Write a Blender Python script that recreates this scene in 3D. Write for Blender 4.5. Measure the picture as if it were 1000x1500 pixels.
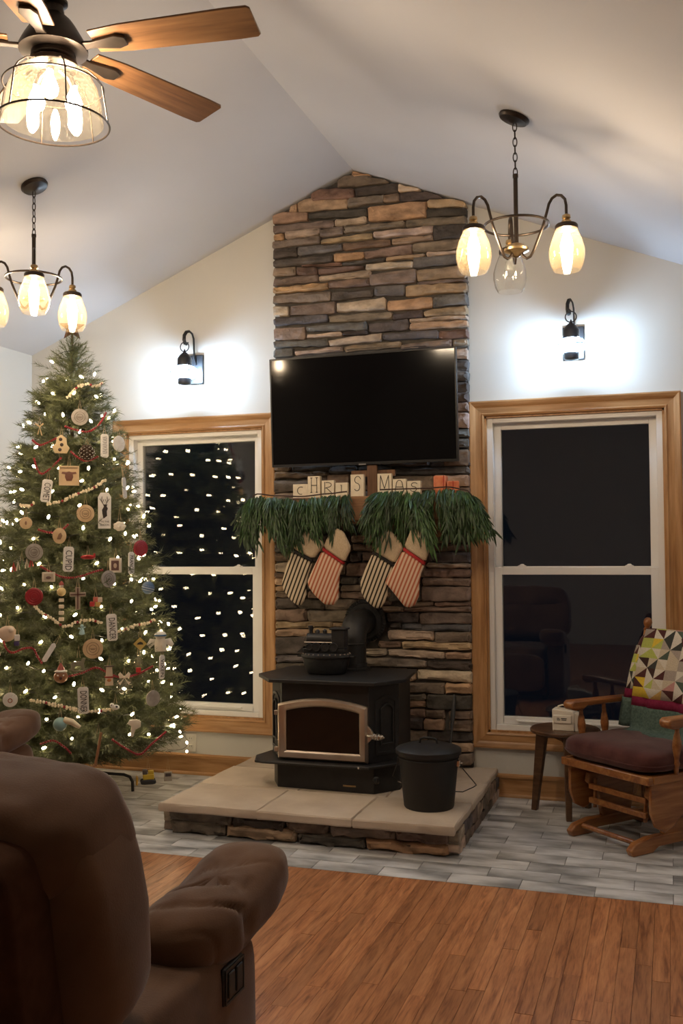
import bpy, bmesh, math, random
from mathutils import Vector, Matrix, noise
for o in list(bpy.data.objects): bpy.data.objects.remove(o)
scene = bpy.context.scene
C = scene.collection
PI = math.pi
rnd = random.Random(11)

# ---------------------------------------------------------------- camera
YAW, PITCH, ROLL, FPX = 0.31976, 0.034435, 0.008165, 1455.36
CAM = Vector((0.0, -5.79, 1.45))
fw = Vector((-math.sin(YAW) * math.cos(PITCH), math.cos(YAW) * math.cos(PITCH), math.sin(PITCH)))
rt = Vector((math.cos(YAW), math.sin(YAW), 0))
dn = fw.cross(rt)
rt2 = rt * math.cos(ROLL) + dn * math.sin(ROLL)
dn2 = dn * math.cos(ROLL) - rt * math.sin(ROLL)
cam_data = bpy.data.cameras.new('camera')
cam_data.sensor_fit = 'HORIZONTAL'
cam_data.sensor_width = 36.0
cam_data.lens = FPX / 1000.0 * 36.0
cam_data.clip_start = 0.05
cam = bpy.data.objects.new('camera', cam_data)
C.objects.link(cam)
up = -dn2
m3 = Matrix((rt2, up, -fw)).transposed()
cam.matrix_world = Matrix.Translation(CAM) @ m3.to_4x4()
scene.camera = cam

# ---------------------------------------------------------------- world (night outside), exposure
world = bpy.data.worlds.new('night')
scene.world = world
world.use_nodes = True
world.node_tree.nodes['Background'].inputs[0].default_value = (0.010, 0.013, 0.022, 1)
world.node_tree.nodes['Background'].inputs[1].default_value = 0.12
vs = scene.view_settings
vs.view_transform = 'Standard'
vs.look = 'None'
vs.gamma = 1.0
vs.use_curve_mapping = False
vs.exposure = 1.06

# strengths of the lamps' own bulbs
E_WARM = 150.0
E_FAN = 230.0
E_SCONCE = 640.0
E_TREE = 30.0

# ---------------------------------------------------------------- material helpers
def lin(c):
    return tuple(((v / 255.0) / 12.92 if v / 255.0 <= 0.04045 else ((v / 255.0 + 0.055) / 1.055) ** 2.4) for v in c)
def c4(c): return (c[0], c[1], c[2], 1.0)
MATS = {}
class NT:
    def __init__(self, name):
        self.m = bpy.data.materials.new(name); self.m.use_nodes = True
        self.t = self.m.node_tree; self.t.nodes.clear()
        self.out = self.n('ShaderNodeOutputMaterial')
        MATS[name] = self.m
    def n(self, typ, **kw):
        nd = self.t.nodes.new(typ)
        for k, v in kw.items():
            if k.startswith('i_'):
                key = k[2:].replace('_', ' ')
                nd.inputs[int(key) if key.isdigit() else key].default_value = v
            else: setattr(nd, k, v)
        return nd
    def l(self, a, ao, b, bi):
        self.t.links.new(a.outputs[ao], b.inputs[bi])

def ramp(nt, stops):
    r = nt.n('ShaderNodeValToRGB')
    e = r.color_ramp.elements
    while len(e) > 1: e.remove(e[-1])
    e[0].position = stops[0][0]; e[0].color = c4(stops[0][1])
    for p, c in stops[1:]:
        k = e.new(p); k.color = c4(c)
    return r

def mk(name, c1, c2=None, rough=0.5, metal=0.0, scale=8.0, stretch=(1, 1, 1), bump=0.0, bscale=60.0,
       sheen=0.0, objcol=False, rand=0.0, spec=0.5, detail=4.0, coat=0.0, lo=0.35, hi=0.65, world_pos=False, trans=0.0):
    nt = NT(name)
    b = nt.n('ShaderNodeBsdfPrincipled')
    b.inputs['Roughness'].default_value = rough
    b.inputs['Metallic'].default_value = metal
    b.inputs['Specular IOR Level'].default_value = spec
    if sheen: b.inputs['Sheen Weight'].default_value = sheen; b.inputs['Sheen Roughness'].default_value = 0.4
    if coat: b.inputs['Coat Weight'].default_value = coat; b.inputs['Coat Roughness'].default_value = 0.12
    if trans: b.inputs['Transmission Weight'].default_value = trans
    tc = nt.n('ShaderNodeTexCoord')
    oi = nt.n('ShaderNodeObjectInfo')
    add = nt.n('ShaderNodeVectorMath', operation='ADD')
    sc = nt.n('ShaderNodeVectorMath', operation='SCALE'); sc.inputs['Scale'].default_value = 37.0
    cx = nt.n('ShaderNodeCombineXYZ')
    nt.l(oi, 'Random', cx, 0); nt.l(oi, 'Random', cx, 1)
    nt.l(cx, 0, sc, 0)
    if world_pos:
        g = nt.n('ShaderNodeNewGeometry'); nt.l(g, 'Position', add, 0)
    else: nt.l(tc, 'Object', add, 0)
    nt.l(sc, 0, add, 1)
    mp = nt.n('ShaderNodeMapping'); mp.inputs['Scale'].default_value = tuple(s * scale for s in stretch)
    nt.l(add, 0, mp, 'Vector')
    nz = nt.n('ShaderNodeTexNoise'); nz.inputs['Scale'].default_value = 1.0; nz.inputs['Detail'].default_value = detail
    nt.l(mp, 0, nz, 'Vector')
    c2 = c2 or c1
    rp = ramp(nt, [(lo, c1), (hi, c2)])
    nt.l(nz, 'Fac', rp, 0)
    src = (rp, 0)
    if objcol:
        mx = nt.n('ShaderNodeMix', data_type='RGBA', blend_type='MULTIPLY'); mx.inputs['Factor'].default_value = 1.0
        nt.l(rp, 0, mx, 'A'); nt.l(oi, 'Color', mx, 'B'); src = (mx, 'Result')
    if rand:
        hv = nt.n('ShaderNodeHueSaturation')
        mr = nt.n('ShaderNodeMapRange'); mr.inputs['To Min'].default_value = 1 - rand; mr.inputs['To Max'].default_value = 1 + rand
        nt.l(oi, 'Random', mr, 'Value'); nt.l(mr, 0, hv, 'Value'); nt.l(src[0], src[1], hv, 'Color'); src = (hv, 0)
    nt.l(src[0], src[1], b, 'Base Color')
    if bump:
        n2 = nt.n('ShaderNodeTexNoise'); n2.inputs['Scale'].default_value = bscale; n2.inputs['Detail'].default_value = 5.0
        nt.l(add, 0, n2, 'Vector')
        bp = nt.n('ShaderNodeBump'); bp.inputs['Strength'].default_value = bump; bp.inputs['Distance'].default_value = 0.01
        nt.l(n2, 'Fac', bp, 'Height'); nt.l(bp, 0, b, 'Normal')
    nt.l(b, 0, nt.out, 0)
    return nt.m

def mk_wood(name, dark, mid, light, rough=0.35, along='x', gscale=1.0, rand=0.12, coat=0.0, world_pos=False, bump=0.05):
    nt = NT(name)
    b = nt.n('ShaderNodeBsdfPrincipled'); b.inputs['Roughness'].default_value = rough
    if coat: b.inputs['Coat Weight'].default_value = coat; b.inputs['Coat Roughness'].default_value = 0.15
    oi = nt.n('ShaderNodeObjectInfo')
    sc = nt.n('ShaderNodeVectorMath', operation='SCALE'); sc.inputs['Scale'].default_value = 53.0
    cx = nt.n('ShaderNodeCombineXYZ'); nt.l(oi, 'Random', cx, 0); nt.l(oi, 'Random', cx, 1); nt.l(oi, 'Random', cx, 2); nt.l(cx, 0, sc, 0)
    add = nt.n('ShaderNodeVectorMath', operation='ADD')
    if world_pos:
        g = nt.n('ShaderNodeNewGeometry'); nt.l(g, 'Position', add, 0)
    else:
        tc = nt.n('ShaderNodeTexCoord'); nt.l(tc, 'Object', add, 0)
    nt.l(sc, 0, add, 1)
    st = {'x': (1.4, 16, 16), 'y': (16, 1.4, 16), 'z': (16, 16, 1.4)}[along]
    mp = nt.n('ShaderNodeMapping'); mp.inputs['Scale'].default_value = tuple(s * gscale for s in st)
    nt.l(add, 0, mp, 'Vector')
    nz = nt.n('ShaderNodeTexNoise'); nz.inputs['Scale'].default_value = 1.0; nz.inputs['Detail'].default_value = 5.0; nz.inputs['Distortion'].default_value = 1.2
    nt.l(mp, 0, nz, 'Vector')
    mp2 = nt.n('ShaderNodeMapping'); mp2.inputs['Scale'].default_value = tuple(s * gscale * 5 for s in st)
    nt.l(add, 0, mp2, 'Vector')
    n2 = nt.n('ShaderNodeTexNoise'); n2.inputs['Scale'].default_value = 1.0; n2.inputs['Detail'].default_value = 3.0
    nt.l(mp2, 0, n2, 'Vector')
    mixf = nt.n('ShaderNodeMath', operation='MULTIPLY_ADD'); mixf.inputs[1].default_value = 0.35
    nt.l(n2, 'Fac', mixf, 0)
    m1 = nt.n('ShaderNodeMath', operation='MULTIPLY'); m1.inputs[1].default_value = 0.7; nt.l(nz, 'Fac', m1, 0)
    nt.l(m1, 0, mixf, 2)
    rp = ramp(nt, [(0.36, dark), (0.52, mid), (0.68, light)])
    nt.l(mixf, 0, rp, 0)
    hv = nt.n('ShaderNodeHueSaturation')
    mr = nt.n('ShaderNodeMapRange'); mr.inputs['To Min'].default_value = 1 - rand; mr.inputs['To Max'].default_value = 1 + rand
    nt.l(oi, 'Random', mr, 'Value'); nt.l(mr, 0, hv, 'Value'); nt.l(rp, 0, hv, 'Color')
    nt.l(hv, 0, b, 'Base Color')
    if bump:
        bp = nt.n('ShaderNodeBump'); bp.inputs['Strength'].default_value = bump; bp.inputs['Distance'].default_value = 0.004
        nt.l(n2, 'Fac', bp, 'Height'); nt.l(bp, 0, b, 'Normal')
    nt.l(b, 0, nt.out, 0)
    return nt.m

def mk_glass(name, tint=(1, 1, 1), f0=0.045, scatter=0.0, sc_col=(1, .9, .75), seeds=0.0, rough=0.0):
    """thin clear glass: transparent + mirror by viewing angle, optional milky scatter, optional seed bubbles"""
    nt = NT(name)
    tr = nt.n('ShaderNodeBsdfTransparent'); tr.inputs[0].default_value = c4(tint)
    gl = nt.n('ShaderNodeBsdfGlossy'); gl.inputs['Roughness'].default_value = rough
    lw = nt.n('ShaderNodeLayerWeight'); lw.inputs['Blend'].default_value = 0.5
    pw = nt.n('ShaderNodeMath', operation='POWER'); pw.inputs[1].default_value = 5.0
    nt.l(lw, 'Facing', pw, 0)
    ma = nt.n('ShaderNodeMath', operation='MULTIPLY_ADD'); ma.inputs[1].default_value = 1 - f0; ma.inputs[2].default_value = f0
    nt.l(pw, 0, ma, 0)
    mx = nt.n('ShaderNodeMixShader'); nt.l(ma, 0, mx, 0); nt.l(tr, 0, mx, 1); nt.l(gl, 0, mx, 2)
    last = mx
    if scatter or seeds:
        tl = nt.n('ShaderNodeBsdfTranslucent'); tl.inputs[0].default_value = c4(sc_col)
        df = nt.n('ShaderNodeBsdfDiffuse'); df.inputs[0].default_value = c4(sc_col)
        m2 = nt.n('ShaderNodeMixShader'); m2.inputs[0].default_value = 0.4; nt.l(tl, 0, m2, 1); nt.l(df, 0, m2, 2)
        m3 = nt.n('ShaderNodeMixShader')
        nt.l(last, 0, m3, 1); nt.l(m2, 0, m3, 2)
        if seeds:
            tc = nt.n('ShaderNodeTexCoord')
            vz = nt.n('ShaderNodeTexVoronoi'); vz.inputs['Scale'].default_value = 130.0
            nt.l(tc, 'Object', vz, 'Vector')
            mr = nt.n('ShaderNodeMapRange'); mr.inputs['From Min'].default_value = 0.12; mr.inputs['From Max'].default_value = 0.42
            mr.inputs['To Min'].default_value = min(1, scatter + seeds); mr.inputs['To Max'].default_value = scatter
            nt.l(vz, 'Distance', mr, 'Value'); nt.l(mr, 0, m3, 0)
        else: m3.inputs[0].default_value = scatter
        last = m3
    nt.l(last, 0, nt.out, 0)
    return nt.m

def mk_emit(name, col, strength):
    nt = NT(name)
    e = nt.n('ShaderNodeEmission'); e.inputs[0].default_value = c4(col); e.inputs[1].default_value = strength
    nt.l(e, 0, nt.out, 0)
    return nt.m

def mk_stripes(name, ca, cb, nx, nz, period, duty=0.5, rough=0.9):
    nt = NT(name)
    b = nt.n('ShaderNodeBsdfPrincipled'); b.inputs['Roughness'].default_value = rough; b.inputs['Specular IOR Level'].default_value = 0.1
    tc = nt.n('ShaderNodeTexCoord')
    dp = nt.n('ShaderNodeVectorMath', operation='DOT_PRODUCT'); dp.inputs[1].default_value = (nx / period, 0, nz / period)
    nt.l(tc, 'Object', dp, 0)
    fr = nt.n('ShaderNodeMath', operation='FRACT'); nt.l(dp, 'Value', fr, 0)
    pp = nt.n('ShaderNodeMath', operation='PINGPONG'); pp.inputs[1].default_value = 0.5; nt.l(fr, 0, pp, 0)
    rp = ramp(nt, [(duty * 0.5 - 0.05, ca), (duty * 0.5 + 0.05, cb)])
    nt.l(pp, 0, rp, 0); nt.l(rp, 0, b, 'Base Color')
    nt.l(b, 0, nt.out, 0)
    return nt.m

def mk_attr(name, rough=0.9, bump=0.15, bscale=250):
    nt = NT(name)
    b = nt.n('ShaderNodeBsdfPrincipled'); b.inputs['Roughness'].default_value = rough; b.inputs['Specular IOR Level'].default_value = 0.15
    at = nt.n('ShaderNodeAttribute'); at.attribute_name = 'patch'
    tc = nt.n('ShaderNodeTexCoord')
    nz = nt.n('ShaderNodeTexNoise'); nz.inputs['Scale'].default_value = bscale; nt.l(tc, 'Object', nz, 'Vector')
    rp = ramp(nt, [(0.3, (0.82, 0.82, 0.82)), (0.7, (1.1, 1.1, 1.1))]); nt.l(nz, 'Fac', rp, 0)
    mx = nt.n('ShaderNodeMix', data_type='RGBA', blend_type='MULTIPLY'); mx.inputs['Factor'].default_value = 1.0
    nt.l(at, 'Color', mx, 'A'); nt.l(rp, 0, mx, 'B'); nt.l(mx, 'Result', b, 'Base Color')
    bp = nt.n('ShaderNodeBump'); bp.inputs['Strength'].default_value = bump; bp.inputs['Distance'].default_value = 0.004
    nt.l(nz, 'Fac', bp, 'Height'); nt.l(bp, 0, b, 'Normal')
    nt.l(b, 0, nt.out, 0)
    return nt.m

# ---------------------------------------------------------------- materials
mk('wall_paint', (0.585, 0.575, 0.54), (0.615, 0.605, 0.57), rough=0.75, scale=1.5, bump=0.03, bscale=180, spec=0.3)
mk('ceiling_paint', (0.545, 0.548, 0.575), (0.575, 0.578, 0.605), rough=0.85, scale=1.2, bump=0.03, bscale=160, spec=0.2)
mk_wood('oak_trim', (0.27, 0.125, 0.042), (0.40, 0.21, 0.085), (0.50, 0.285, 0.13), rough=0.38, along='x', rand=0.05)
mk_wood('oak_trim_v', (0.27, 0.125, 0.042), (0.40, 0.21, 0.085), (0.50, 0.285, 0.13), rough=0.38, along='z', rand=0.05)
mk_wood('oak_floor', (0.20, 0.068, 0.026), (0.43, 0.182, 0.078), (0.56, 0.265, 0.122), rough=0.30, along='y', rand=0.20, world_pos=True, gscale=2.3, bump=0.03)
mk('floor_gap', (0.05, 0.02, 0.008), rough=0.8)
mk('tile', (0.22, 0.224, 0.228), (0.70, 0.715, 0.73), rough=0.42, scale=3.2, stretch=(1.0, 2.6, 1), rand=0.14, world_pos=True, detail=6, lo=0.36, hi=0.64, bump=0.02, bscale=40)
mk('grout', (0.20, 0.20, 0.195), rough=0.9)
mk('stone', (0.50, 0.49, 0.48), (1.55, 1.52, 1.46), rough=0.80, scale=16, stretch=(.6, 1, 1.3), objcol=True, bump=0.9, bscale=34, detail=8, lo=0.26, hi=0.74, spec=0.35)
mk('mortar', (0.065, 0.058, 0.052), (0.10, 0.09, 0.08), rough=0.95, scale=20, bump=0.3)
mk('capstone', (0.50, 0.41, 0.32), (0.61, 0.52, 0.42), rough=0.8, scale=4, bump=0.25, bscale=30, rand=0.06, spec=0.3)
mk('vinyl', (0.80, 0.80, 0.80), rough=0.4)
mk_glass('pane', tint=(0.97, 0.98, 0.98), f0=0.045)
mk('black_plastic', (0.012, 0.012, 0.013), rough=0.35)
mk('screen_black', (0.004, 0.004, 0.005), rough=0.09, spec=0.22)
mk('silver', (0.55, 0.55, 0.56), rough=0.3, metal=1)
mk('stove_black', (0.011, 0.011, 0.012), (0.017, 0.017, 0.018), rough=0.48, scale=20, bump=0.05, bscale=300)
mk('cast_iron', (0.010, 0.010, 0.011), (0.020, 0.020, 0.022), rough=0.5, scale=30, bump=0.12, bscale=120)
mk('pewter', (0.46, 0.38, 0.31), (0.56, 0.47, 0.39), rough=0.36, metal=0.9, scale=6, bump=0.03, bscale=90)
mk('bright_steel', (0.75, 0.72, 0.68), rough=0.22, metal=1)
mk('stove_glass', (0.004, 0.003, 0.003), rough=0.07, spec=0.5)
mk('bin_black', (0.010, 0.010, 0.011), rough=0.55)
mk_wood('mantel_wood', (0.13, 0.06, 0.025), (0.25, 0.125, 0.055), (0.34, 0.19, 0.09), rough=0.6, along='x', rand=0.05)
mk_wood('cross_wood', (0.08, 0.036, 0.016), (0.15, 0.07, 0.033), (0.22, 0.11, 0.052), rough=0.6, along='z', rand=0.15)
mk('cream_paint', (0.72, 0.64, 0.50), (0.80, 0.72, 0.58), rough=0.7, scale=30)
mk('ink', (0.022, 0.014, 0.010), rough=0.7)
mk('orange_wax', (0.52, 0.12, 0.05), (0.66, 0.22, 0.10), rough=0.35, scale=25)
mk('garland_leaf', (0.006, 0.022, 0.004), (0.042, 0.105, 0.022), rough=0.5, scale=14, rand=0.45, lo=.3, hi=.75)
mk('twig', (0.035, 0.016, 0.010), (0.06, 0.03, 0.018), rough=0.8, scale=40)
mk('canvas', (0.50, 0.395, 0.27), (0.58, 0.47, 0.335), rough=0.95, scale=120, bump=0.12, bscale=500, spec=0.1)
mk_stripes('ticking_black', (0.035, 0.026, 0.02), (0.62, 0.52, 0.385), 0.93, -0.37, 0.0235, 0.40)
mk_stripes('ticking_red', (0.42, 0.13, 0.075), (0.66, 0.50, 0.37), 0.92, -0.39, 0.0225, 0.46)
mk('ribbon_black', (0.012, 0.010, 0.010), rough=0.8)
mk('ribbon_red', (0.36, 0.012, 0.014), rough=0.7)
mk('microsuede', (0.098, 0.052, 0.031), (0.155, 0.088, 0.054), rough=0.95, scale=5, bump=0.1, bscale=260, sheen=0.35, spec=0.1)
mk('backing_cloth', (0.055, 0.024, 0.013), (0.07, 0.032, 0.018), rough=0.95, scale=30, bump=0.08, bscale=400, spec=0.1)
mk_wood('glider_wood', (0.17, 0.055, 0.015), (0.30, 0.115, 0.033), (0.42, 0.19, 0.06), rough=0.28, along='y', rand=0.08, coat=0.3)
mk('cushion_plum', (0.070, 0.026, 0.024), (0.100, 0.040, 0.036), rough=0.95, scale=14, bump=0.12, bscale=300, sheen=0.25, spec=0.1)
mk_wood('table_wood', (0.055, 0.024, 0.011), (0.10, 0.048, 0.023), (0.15, 0.078, 0.038), rough=0.4, along='x', rand=0.05)
mk('white_card', (0.74, 0.69, 0.60), rough=0.6)
mk('quilt_green', (0.068, 0.105, 0.092), (0.115, 0.165, 0.142), rough=0.95, scale=90, bump=0.25, bscale=160, spec=0.1)
mk('quilt_plum', (0.155, 0.014, 0.042), (0.19, 0.022, 0.055), rough=0.95, scale=60, bump=0.15, bscale=200, spec=0.1)
mk_attr('quilt_patch')
mk('bronze', (0.030, 0.022, 0.017), (0.045, 0.032, 0.024), rough=0.38, metal=0.7, scale=20)
mk('bronze_gold', (0.32, 0.22, 0.11), (0.42, 0.30, 0.16), rough=0.32, metal=0.9, scale=30)
mk('lantern_black', (0.012, 0.013, 0.016), rough=0.4)
mk_wood('fan_wood', (0.075, 0.032, 0.012), (0.14, 0.065, 0.026), (0.20, 0.10, 0.042), rough=0.35, along='x', rand=0.08)
mk_glass('seeded_glass', tint=(1.0, 0.965, 0.90), f0=0.05, scatter=0.012, sc_col=(1.0, 0.80, 0.50), seeds=0.04)
mk_glass('seeded_glass_clear', tint=(0.98, 0.975, 0.96), f0=0.06, scatter=0.012, sc_col=(0.9, 0.9, 0.88), seeds=0.03)
mk_glass('seeded_glass_fan', tint=(0.99, 0.97, 0.92), f0=0.06, scatter=0.004, sc_col=(1.0, 0.88, 0.66), seeds=0.028)
mk_glass('lantern_glass', tint=(0.96, 0.98, 1.0), f0=0.05, scatter=0.05, sc_col=(0.85, 0.93, 1.0))
mk_emit('bulb_warm', (1.0, 0.81, 0.60), E_WARM)
mk_emit('bulb_fan', (1.0, 0.82, 0.63), E_FAN)
mk_emit('bulb_cool', (0.56, 0.77, 1.0), E_SCONCE)
mk_emit('bulb_tree', (1.0, 0.76, 0.45), E_TREE)
mk('needles', (0.050, 0.062, 0.022), (0.125, 0.135, 0.055), rough=0.6, scale=14, rand=0.25)
mk('bark', (0.07, 0.04, 0.022), (0.11, 0.065, 0.04), rough=0.9, scale=40)
mk('plate_white', (0.72, 0.70, 0.64), rough=0.4)
mk('slot_dark', (0.03, 0.03, 0.03), rough=0.6)
mk('wire_dark', (0.02, 0.02, 0.02), rough=0.5)
mk('tag_white', (0.66, 0.63, 0.58), (0.74, 0.71, 0.66), rough=0.7, scale=40)
mk('slice_tan', (0.50, 0.34, 0.18), (0.60, 0.43, 0.25), rough=0.7, scale=20)
mk('slice_grey', (0.26, 0.23, 0.20), (0.36, 0.33, 0.29), rough=0.7, scale=30)
mk('red_gloss', (0.23, 0.012, 0.018), (0.30, 0.018, 0.024), rough=0.4, scale=20)
mk('popcorn', (0.72, 0.60, 0.40), (0.82, 0.72, 0.54), rough=0.8, scale=90)
mk('orn_color', (0.92, 0.92, 0.92), (1, 1, 1), rough=0.5, scale=30, objcol=True)
mk('jute', (0.45, 0.33, 0.19), rough=0.9)
mk_glass('clear_ball', tint=(0.97, 0.98, 0.97), f0=0.08, scatter=0.03)
mk('rust', (0.06, 0.018, 0.010), (0.10, 0.032, 0.018), rough=0.6, scale=30)

# ---------------------------------------------------------------- mesh helpers
class MB:
    def __init__(self): self.v = []; self.f = []
    def add(self, vs, fs, M=None):
        o = len(self.v)
        if M is not None: vs = [M @ Vector(p) for p in vs]
        self.v.extend([tuple(p) for p in vs]); self.f.extend([tuple(i + o for i in q) for q in fs])
        return self
    def box(self, c, s, M=None):
        x, y, z = c; a, b, d = s[0] / 2, s[1] / 2, s[2] / 2
        vs = [(x - a, y - b, z - d), (x + a, y - b, z - d), (x + a, y + b, z - d), (x - a, y + b, z - d),
              (x - a, y - b, z + d), (x + a, y - b, z + d), (x + a, y + b, z + d), (x - a, y + b, z + d)]
        return self.add(vs, [(0, 3, 2, 1), (4, 5, 6, 7), (0, 1, 5, 4), (1, 2, 6, 5), (2, 3, 7, 6), (3, 0, 4, 7)], M)
    def b2(self, x0, x1, y0, y1, z0, z1, M=None):
        return self.box(((x0 + x1) / 2, (y0 + y1) / 2, (z0 + z1) / 2), (x1 - x0, y1 - y0, z1 - z0), M)
    def lathe(self, prof, n=24, M=None, cap=True):
        vs, fs = [], []
        for r, z in prof:
            for i in range(n):
                a = 2 * PI * i / n; vs.append((r * math.cos(a), r * math.sin(a), z))
        for k in range(len(prof) - 1):
            for i in range(n):
                j = (i + 1) % n
                fs.append((k * n + i, k * n + j, (k + 1) * n + j, (k + 1) * n + i))
        if cap:
            fs.append(tuple(range(n - 1, -1, -1))); k = (len(prof) - 1) * n; fs.append(tuple(range(k, k + n)))
        return self.add(vs, fs, M)
    def tube(self, pts, r, n=8, closed=False, flat=1.0):
        P = [Vector(p) for p in pts]; m = len(P)
        rs = r if isinstance(r, (list, tuple)) else [r] * m
        vs, fs = [], []
        t0 = None; nrm = None
        for i in range(m):
            if closed: t = (P[(i + 1) % m] - P[i - 1])
            else: t = P[min(i + 1, m - 1)] - P[max(i - 1, 0)]
            t = t.normalized() if t.length > 1e-9 else Vector((0, 0, 1))
            if nrm is None:
                a = Vector((0, 0, 1)) if abs(t.z) < 0.9 else Vector((1, 0, 0))
                nrm = t.cross(a).normalized()
            else:
                nrm = (nrm - t * nrm.dot(t))
                nrm = nrm.normalized() if nrm.length > 1e-6 else t.orthogonal().normalized()
            bn = t.cross(nrm)
            for k in range(n):
                a = 2 * PI * k / n
                vs.append(P[i] + nrm * math.cos(a) * rs[i] + bn * math.sin(a) * rs[i] * flat)
        mm = m if closed else m - 1
        for i in range(mm):
            i2 = (i + 1) % m
            for k in range(n):
                j = (k + 1) % n
                fs.append((i * n + k, i * n + j, i2 * n + j, i2 * n + k))
        if not closed:
            fs.append(tuple(range(n - 1, -1, -1))); fs.append(tuple(range((m - 1) * n, m * n)))
        return self.add(vs, fs)
    def prism(self, poly, d0, d1, plane='xz', M=None):
        n = len(poly); mk_ = {'xz': lambda p, d: (p[0], d, p[1]), 'xy': lambda p, d: (p[0], p[1], d), 'yz': lambda p, d: (d, p[0], p[1])}[plane]
        vs = [mk_(p, d0) for p in poly] + [mk_(p, d1) for p in poly]
        fs = [tuple(range(n)), tuple(range(2 * n - 1, n - 1, -1))] + [(i, i + n, (i + 1) % n + n, (i + 1) % n) for i in range(n)]
        return self.add(vs, fs, M)
    def puff(self, poly, y0, th, inset=0.82, plane='xz'):
        """outline inflated into a thin pillow, lying about depth y0"""
        cx = sum(p[0] for p in poly) / len(poly); cz = sum(p[1] for p in poly) / len(poly)
        n = len(poly)
        def ring(s, d): return [(cx + (p[0] - cx) * s, d, cz + (p[1] - cz) * s) for p in poly]
        rings = [ring(inset * 0.9, y0 + th), ring(0.96, y0 + th * 0.75), ring(1, y0 + th * 0.2), ring(1, y0 - th * 0.2), ring(0.96, y0 - th * 0.75), ring(inset * 0.9, y0 - th)]
        vs = [p for r in rings for p in r]; fs = []
        for k in range(5):
            for i in range(n): j = (i + 1) % n; fs.append((k * n + i, k * n + j, (k + 1) * n + j, (k + 1) * n + i))
        fs.append(tuple(range(n - 1, -1, -1))); fs.append(tuple(range(5 * n, 6 * n)))
        return self.add(vs, fs)
    def sphere(self, c, r, n=12, m=8, M=None):
        r = r if isinstance(r, (tuple, list)) else (r, r, r)
        vs = [(c[0], c[1], c[2] - r[2])]; fs = []
        for k in range(1, m):
            t = -PI / 2 + PI * k / m
            for i in range(n):
                a = 2 * PI * i / n; vs.append((c[0] + r[0] * math.cos(t) * math.cos(a), c[1] + r[1] * math.cos(t) * math.sin(a), c[2] + r[2] * math.sin(t)))
        vs.append((c[0], c[1], c[2] + r[2])); e = len(vs) - 1
        for i in range(n): fs.append((0, 1 + (i + 1) % n, 1 + i)); fs.append((e, e - n + i, e - n + (i + 1) % n))
        for k in range(m - 2):
            for i in range(n): j = (i + 1) % n; fs.append((1 + k * n + i, 1 + k * n + j, 1 + (k + 1) * n + j, 1 + (k + 1) * n + i))
        return self.add(vs, fs, M)
    def squircle(self, c, h, e=0.5, nu=28, nv=18, fn=None, M=None):
        """superellipsoid cushion; fn(p_local, unit) may move a point"""
        def pw(x, q): return math.copysign(abs(x) ** q, x)
        vs, fs = [], []
        e1, e2 = (e if isinstance(e, tuple) else (e, e))
        for k in range(nv + 1):
            t = -PI / 2 + PI * k / nv
            for i in range(nu):
                a = 2 * PI * i / nu
                u = Vector((pw(math.cos(t), e1) * pw(math.cos(a), e2), pw(math.cos(t), e1) * pw(math.sin(a), e2), pw(math.sin(t), e1)))
                p = Vector((c[0] + u.x * h[0], c[1] + u.y * h[1], c[2] + u.z * h[2]))
                if fn: p = fn(p, u)
                vs.append(p)
        for k in range(nv):
            for i in range(nu): j = (i + 1) % nu; fs.append((k * nu + i, k * nu + j, (k + 1) * nu + j, (k + 1) * nu + i))
        return self.add(vs, fs, M)
    def torus(self, c, R_, r, M=None, n=24, m=8):
        vs, fs = [], []
        for i in range(n):
            a = 2 * PI * i / n
            for k in range(m):
                b = 2 * PI * k / m
                vs.append((c[0] + (R_ + r * math.cos(b)) * math.cos(a), c[1] + (R_ + r * math.cos(b)) * math.sin(a), c[2] + r * math.sin(b)))
        for i in range(n):
            for k in range(m):
                fs.append((i * m + k, ((i + 1) % n) * m + k, ((i + 1) % n) * m + (k + 1) % m, i * m + (k + 1) % m))
        return self.add(vs, fs, M)
    def mesh(self, name, mat, smooth=True, angle=40, recalc=True):
        me = bpy.data.meshes.new(name)
        me.from_pydata(self.v, [], self.f)
        if recalc:
            bm = bmesh.new(); bm.from_mesh(me)
            bmesh.ops.remove_doubles(bm, verts=bm.verts, dist=1e-6)
            bmesh.ops.recalc_face_normals(bm, faces=bm.faces); bm.to_mesh(me); bm.free()
        if smooth:
            me.polygons.foreach_set('use_smooth', [True] * len(me.polygons))
            me.set_sharp_from_angle(angle=math.radians(angle))
        me.materials.append(MATS[mat]); me.update()
        return me
    def build(self, name, mat, parent=None, bevel=0, smooth=True, angle=40, color=None, loc=None, rot=None, recalc=True, seg=2):
        o = bpy.data.objects.new(name, self.mesh(name, mat, smooth, angle, recalc))
        C.objects.link(o)
        if parent: o.parent = parent
        if bevel:
            b = o.modifiers.new('bevel', 'BEVEL'); b.width = bevel; b.segments = seg; b.limit_method = 'ANGLE'; b.angle_limit = math.radians(40)
        if color: o.color = c4(color)
        if loc: o.location = loc
        if rot: o.rotation_euler = rot
        return o
def TR(x=0, y=0, z=0, rx=0, ry=0, rz=0):
    return Matrix.Translation((x, y, z)) @ Matrix.Rotation(rz, 4, 'Z') @ Matrix.Rotation(ry, 4, 'Y') @ Matrix.Rotation(rx, 4, 'X')
def link_mesh(name, me, parent=None, loc=(0, 0, 0), rot=(0, 0, 0), scale=(1, 1, 1), color=None):
    o = bpy.data.objects.new(name, me); C.objects.link(o)
    if parent: o.parent = parent
    o.location = loc; o.rotation_euler = rot; o.scale = scale
    if color: o.color = c4(color)
    return o
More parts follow.
